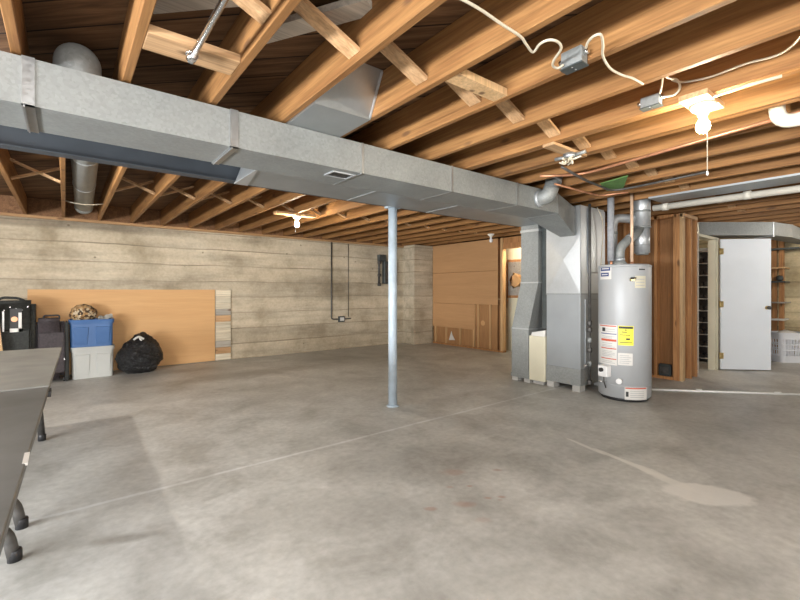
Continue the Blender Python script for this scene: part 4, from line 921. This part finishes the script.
lamp(7.75,3.0,2.2,'lit bare bulb inside the small room, hidden behind the stud wall', True, 0)
lamp(6.84,4.72,2.18,'lit bare bulb behind the partition lighting the cream wall and picture', True, 0)

# ------------------------------------------------------------------ right side: duct, shelves, basket, floor strip
t = thing('branch_duct', (8.0,1.9,2.0), 'short galvanised duct above the white door at right', 'duct')
def wp_(u,t_,z): 
    dx=(u-U0)/F; return Vector((t_*(SY+CY*dx), t_*(CY-SY*dx), z))
A, B, C_, D_ = wp_(699,6.36,0), wp_(774,6.36,0), wp_(792,6.6,0), wp_(812,7.3,0)
bk = Vector((SY,CY,0))*.34
b = MB(); b.loft([[dz(A,2.035),dz(A+bk,2.035),dz(A+bk,2.232),dz(A,2.232)],[dz(B,2.035),dz(B+bk,2.035),dz(B+bk,2.232),dz(B,2.232)]]); b.build('duct_body', M['galv'], t)
b = MB(); b.loft([[dz(B,2.035),dz(B+bk,2.035),dz(B+bk,2.232),dz(B,2.232)],[dz(C_,2.035),dz(C_+bk,2.035),dz(C_+bk,2.232),dz(C_,2.232)],[dz(D_,2.035),dz(D_+bk*.6,2.02),dz(D_+bk*.6,2.2),dz(D_,2.2)]]); b.build('duct_elbow', M['galv'], t)
dirb = (B-A).normalized(); b = MB(); f_ = -Vector((SY,CY,0))*.004
b.loft([[dz(B-dirb*.02+f_,2.014),dz(B-dirb*.02+bk,2.014),dz(B-dirb*.02+bk,2.234),dz(B-dirb*.02+f_,2.234)],[dz(B+f_,2.014),dz(B+bk,2.014),dz(B+bk,2.234),dz(B+f_,2.234)]]); b.build('seam_cleat', M['galv_bright'], t)

t = thing('wall_shelves', (10.2,1.9,0), 'wooden upright with several rough shelves against the far right wall', 'shelves')
SYY = ptx(778,300,10.12).y
for (u0_,u1_) in ((772,777),(779,784)):
    ya, yb_ = ptx(u0_,300,10.15).y, ptx(u1_,300,10.15).y
    b = MB(); b.box((10.12,yb_,0),(10.20,ya,2.2)); b.bevel(.003); b.build('upright', M['stud'], t)
for (v,u1_,mm,th_) in ((247,800,'dark_box',.03),(267,786,'plank_z',.025),(281,786,'dark_box',.025),(302,787,'pale_board',.025),(319,785,'paper',.03)):
    p = ptx(u1_,v,10.05); z = p.z
    b = MB(); b.box((9.98,p.y,z-th_),(10.38,2.6,z)); b.bevel(.003); b.build('shelf', M[mm], t)
b = lump((10.05,ptx(782,285,10.05).y+.03,ptx(782,281,10.05).z+.05),.04,.05,.05,.3,2,2,None,3); tag(b.build('shelf_jar', M['dark_box']), 'small dark object on a rough shelf beside the door', 'jar')
bq = ptz(784.5,362,0)
t = thing('laundry_basket', (bq.x+.08,bq.y+.02,0), 'white slotted plastic laundry basket on the floor right of the door', 'basket')
cx,cy = bq.x+.12, bq.y+.0
ang = -YAW
def rot(p): 
    v = Vector((p[0]-cx,p[1]-cy,0)); v.rotate(Matrix.Rotation(ang,3,'Z')); return (cx+v.x,cy+v.y,p[2])
w0,d0,w1,d1,hh = .40,.30,.50,.38,.50
def ringz(s, inset=0, z=None):
    return [rot(p) for p in rrect(cx,cy,hh*s if z is None else z,w0+(w1-w0)*s-inset*2,d0+(d1-d0)*s-inset*2,.06)]
b = MB(); b.loft([ringz(0),ringz(.22),ringz(.22,.008),ringz(.03,.008)]); b.build('base', M['basket'], t)
b = MB(); b.loft([ringz(.78),ringz(.93),ringz(.93,-.015),ringz(1.0,-.018),ringz(1.0,.01),ringz(.78,.008)]+[ringz(.78)],caps=False); b.build('rim', M['basket'], t)
b = MB()
for s0,s1 in ((.40,.44),(.585,.625)):
    b.loft([ringz(s0),ringz(s1),ringz(s1,.008),ringz(s0,.008),ringz(s0)],caps=False)
ra, rb = ringz(.2,.004), ringz(.8,.004); n=len(ra)
per = []
for i in range(n):
    p,q,p2,q2 = Vector(ra[i]),Vector(ra[(i+1)%n]),Vector(rb[i]),Vector(rb[(i+1)%n]); Ls = (q-p).length
    m_ = max(1,round(Ls/.04))
    for k in range(m_): b.bar(p.lerp(q,k/m_),p2.lerp(q2,k/m_),.016,.008,up=(p-Vector((cx,cy,p.z))))
b.build('slotted_sides', M['basket'], t)
b = lump((cx,cy,.47),.18,.13,.06,.3,3,7,None,3); tag(b.build('folded_laundry', M['paper']), 'white laundry heaped in the slotted basket', 'laundry')
b = lump(tuple(ptz(773,360,0)+Vector((-.14,0.16,.05))),.09,.09,.055,.05,1,1,.003,3); tag(b.build('dark_ball', M['black']), 'small round dark object on the floor between door and basket', 'object')
t = thing('floor_pipe', (6.2,1.6,0), 'thin white pipe lying on the floor past the water heater', 'pipe')
p0, p1 = ptz(640,389,.012), ptz(830,395.5,.012)
b = MB(); b.tube([p0,p1],.012,10); b.build('pipe', M['efflor'], t)
for u_ in (699,778):
    p = ptz(u_,388.3+(u_-640)*.034,.014); d = (p1-p0).normalized()
    b = MB(); b.tube([p-d*.03,p+d*.03],.016,10); b.build('coupling', M['efflor'], t)
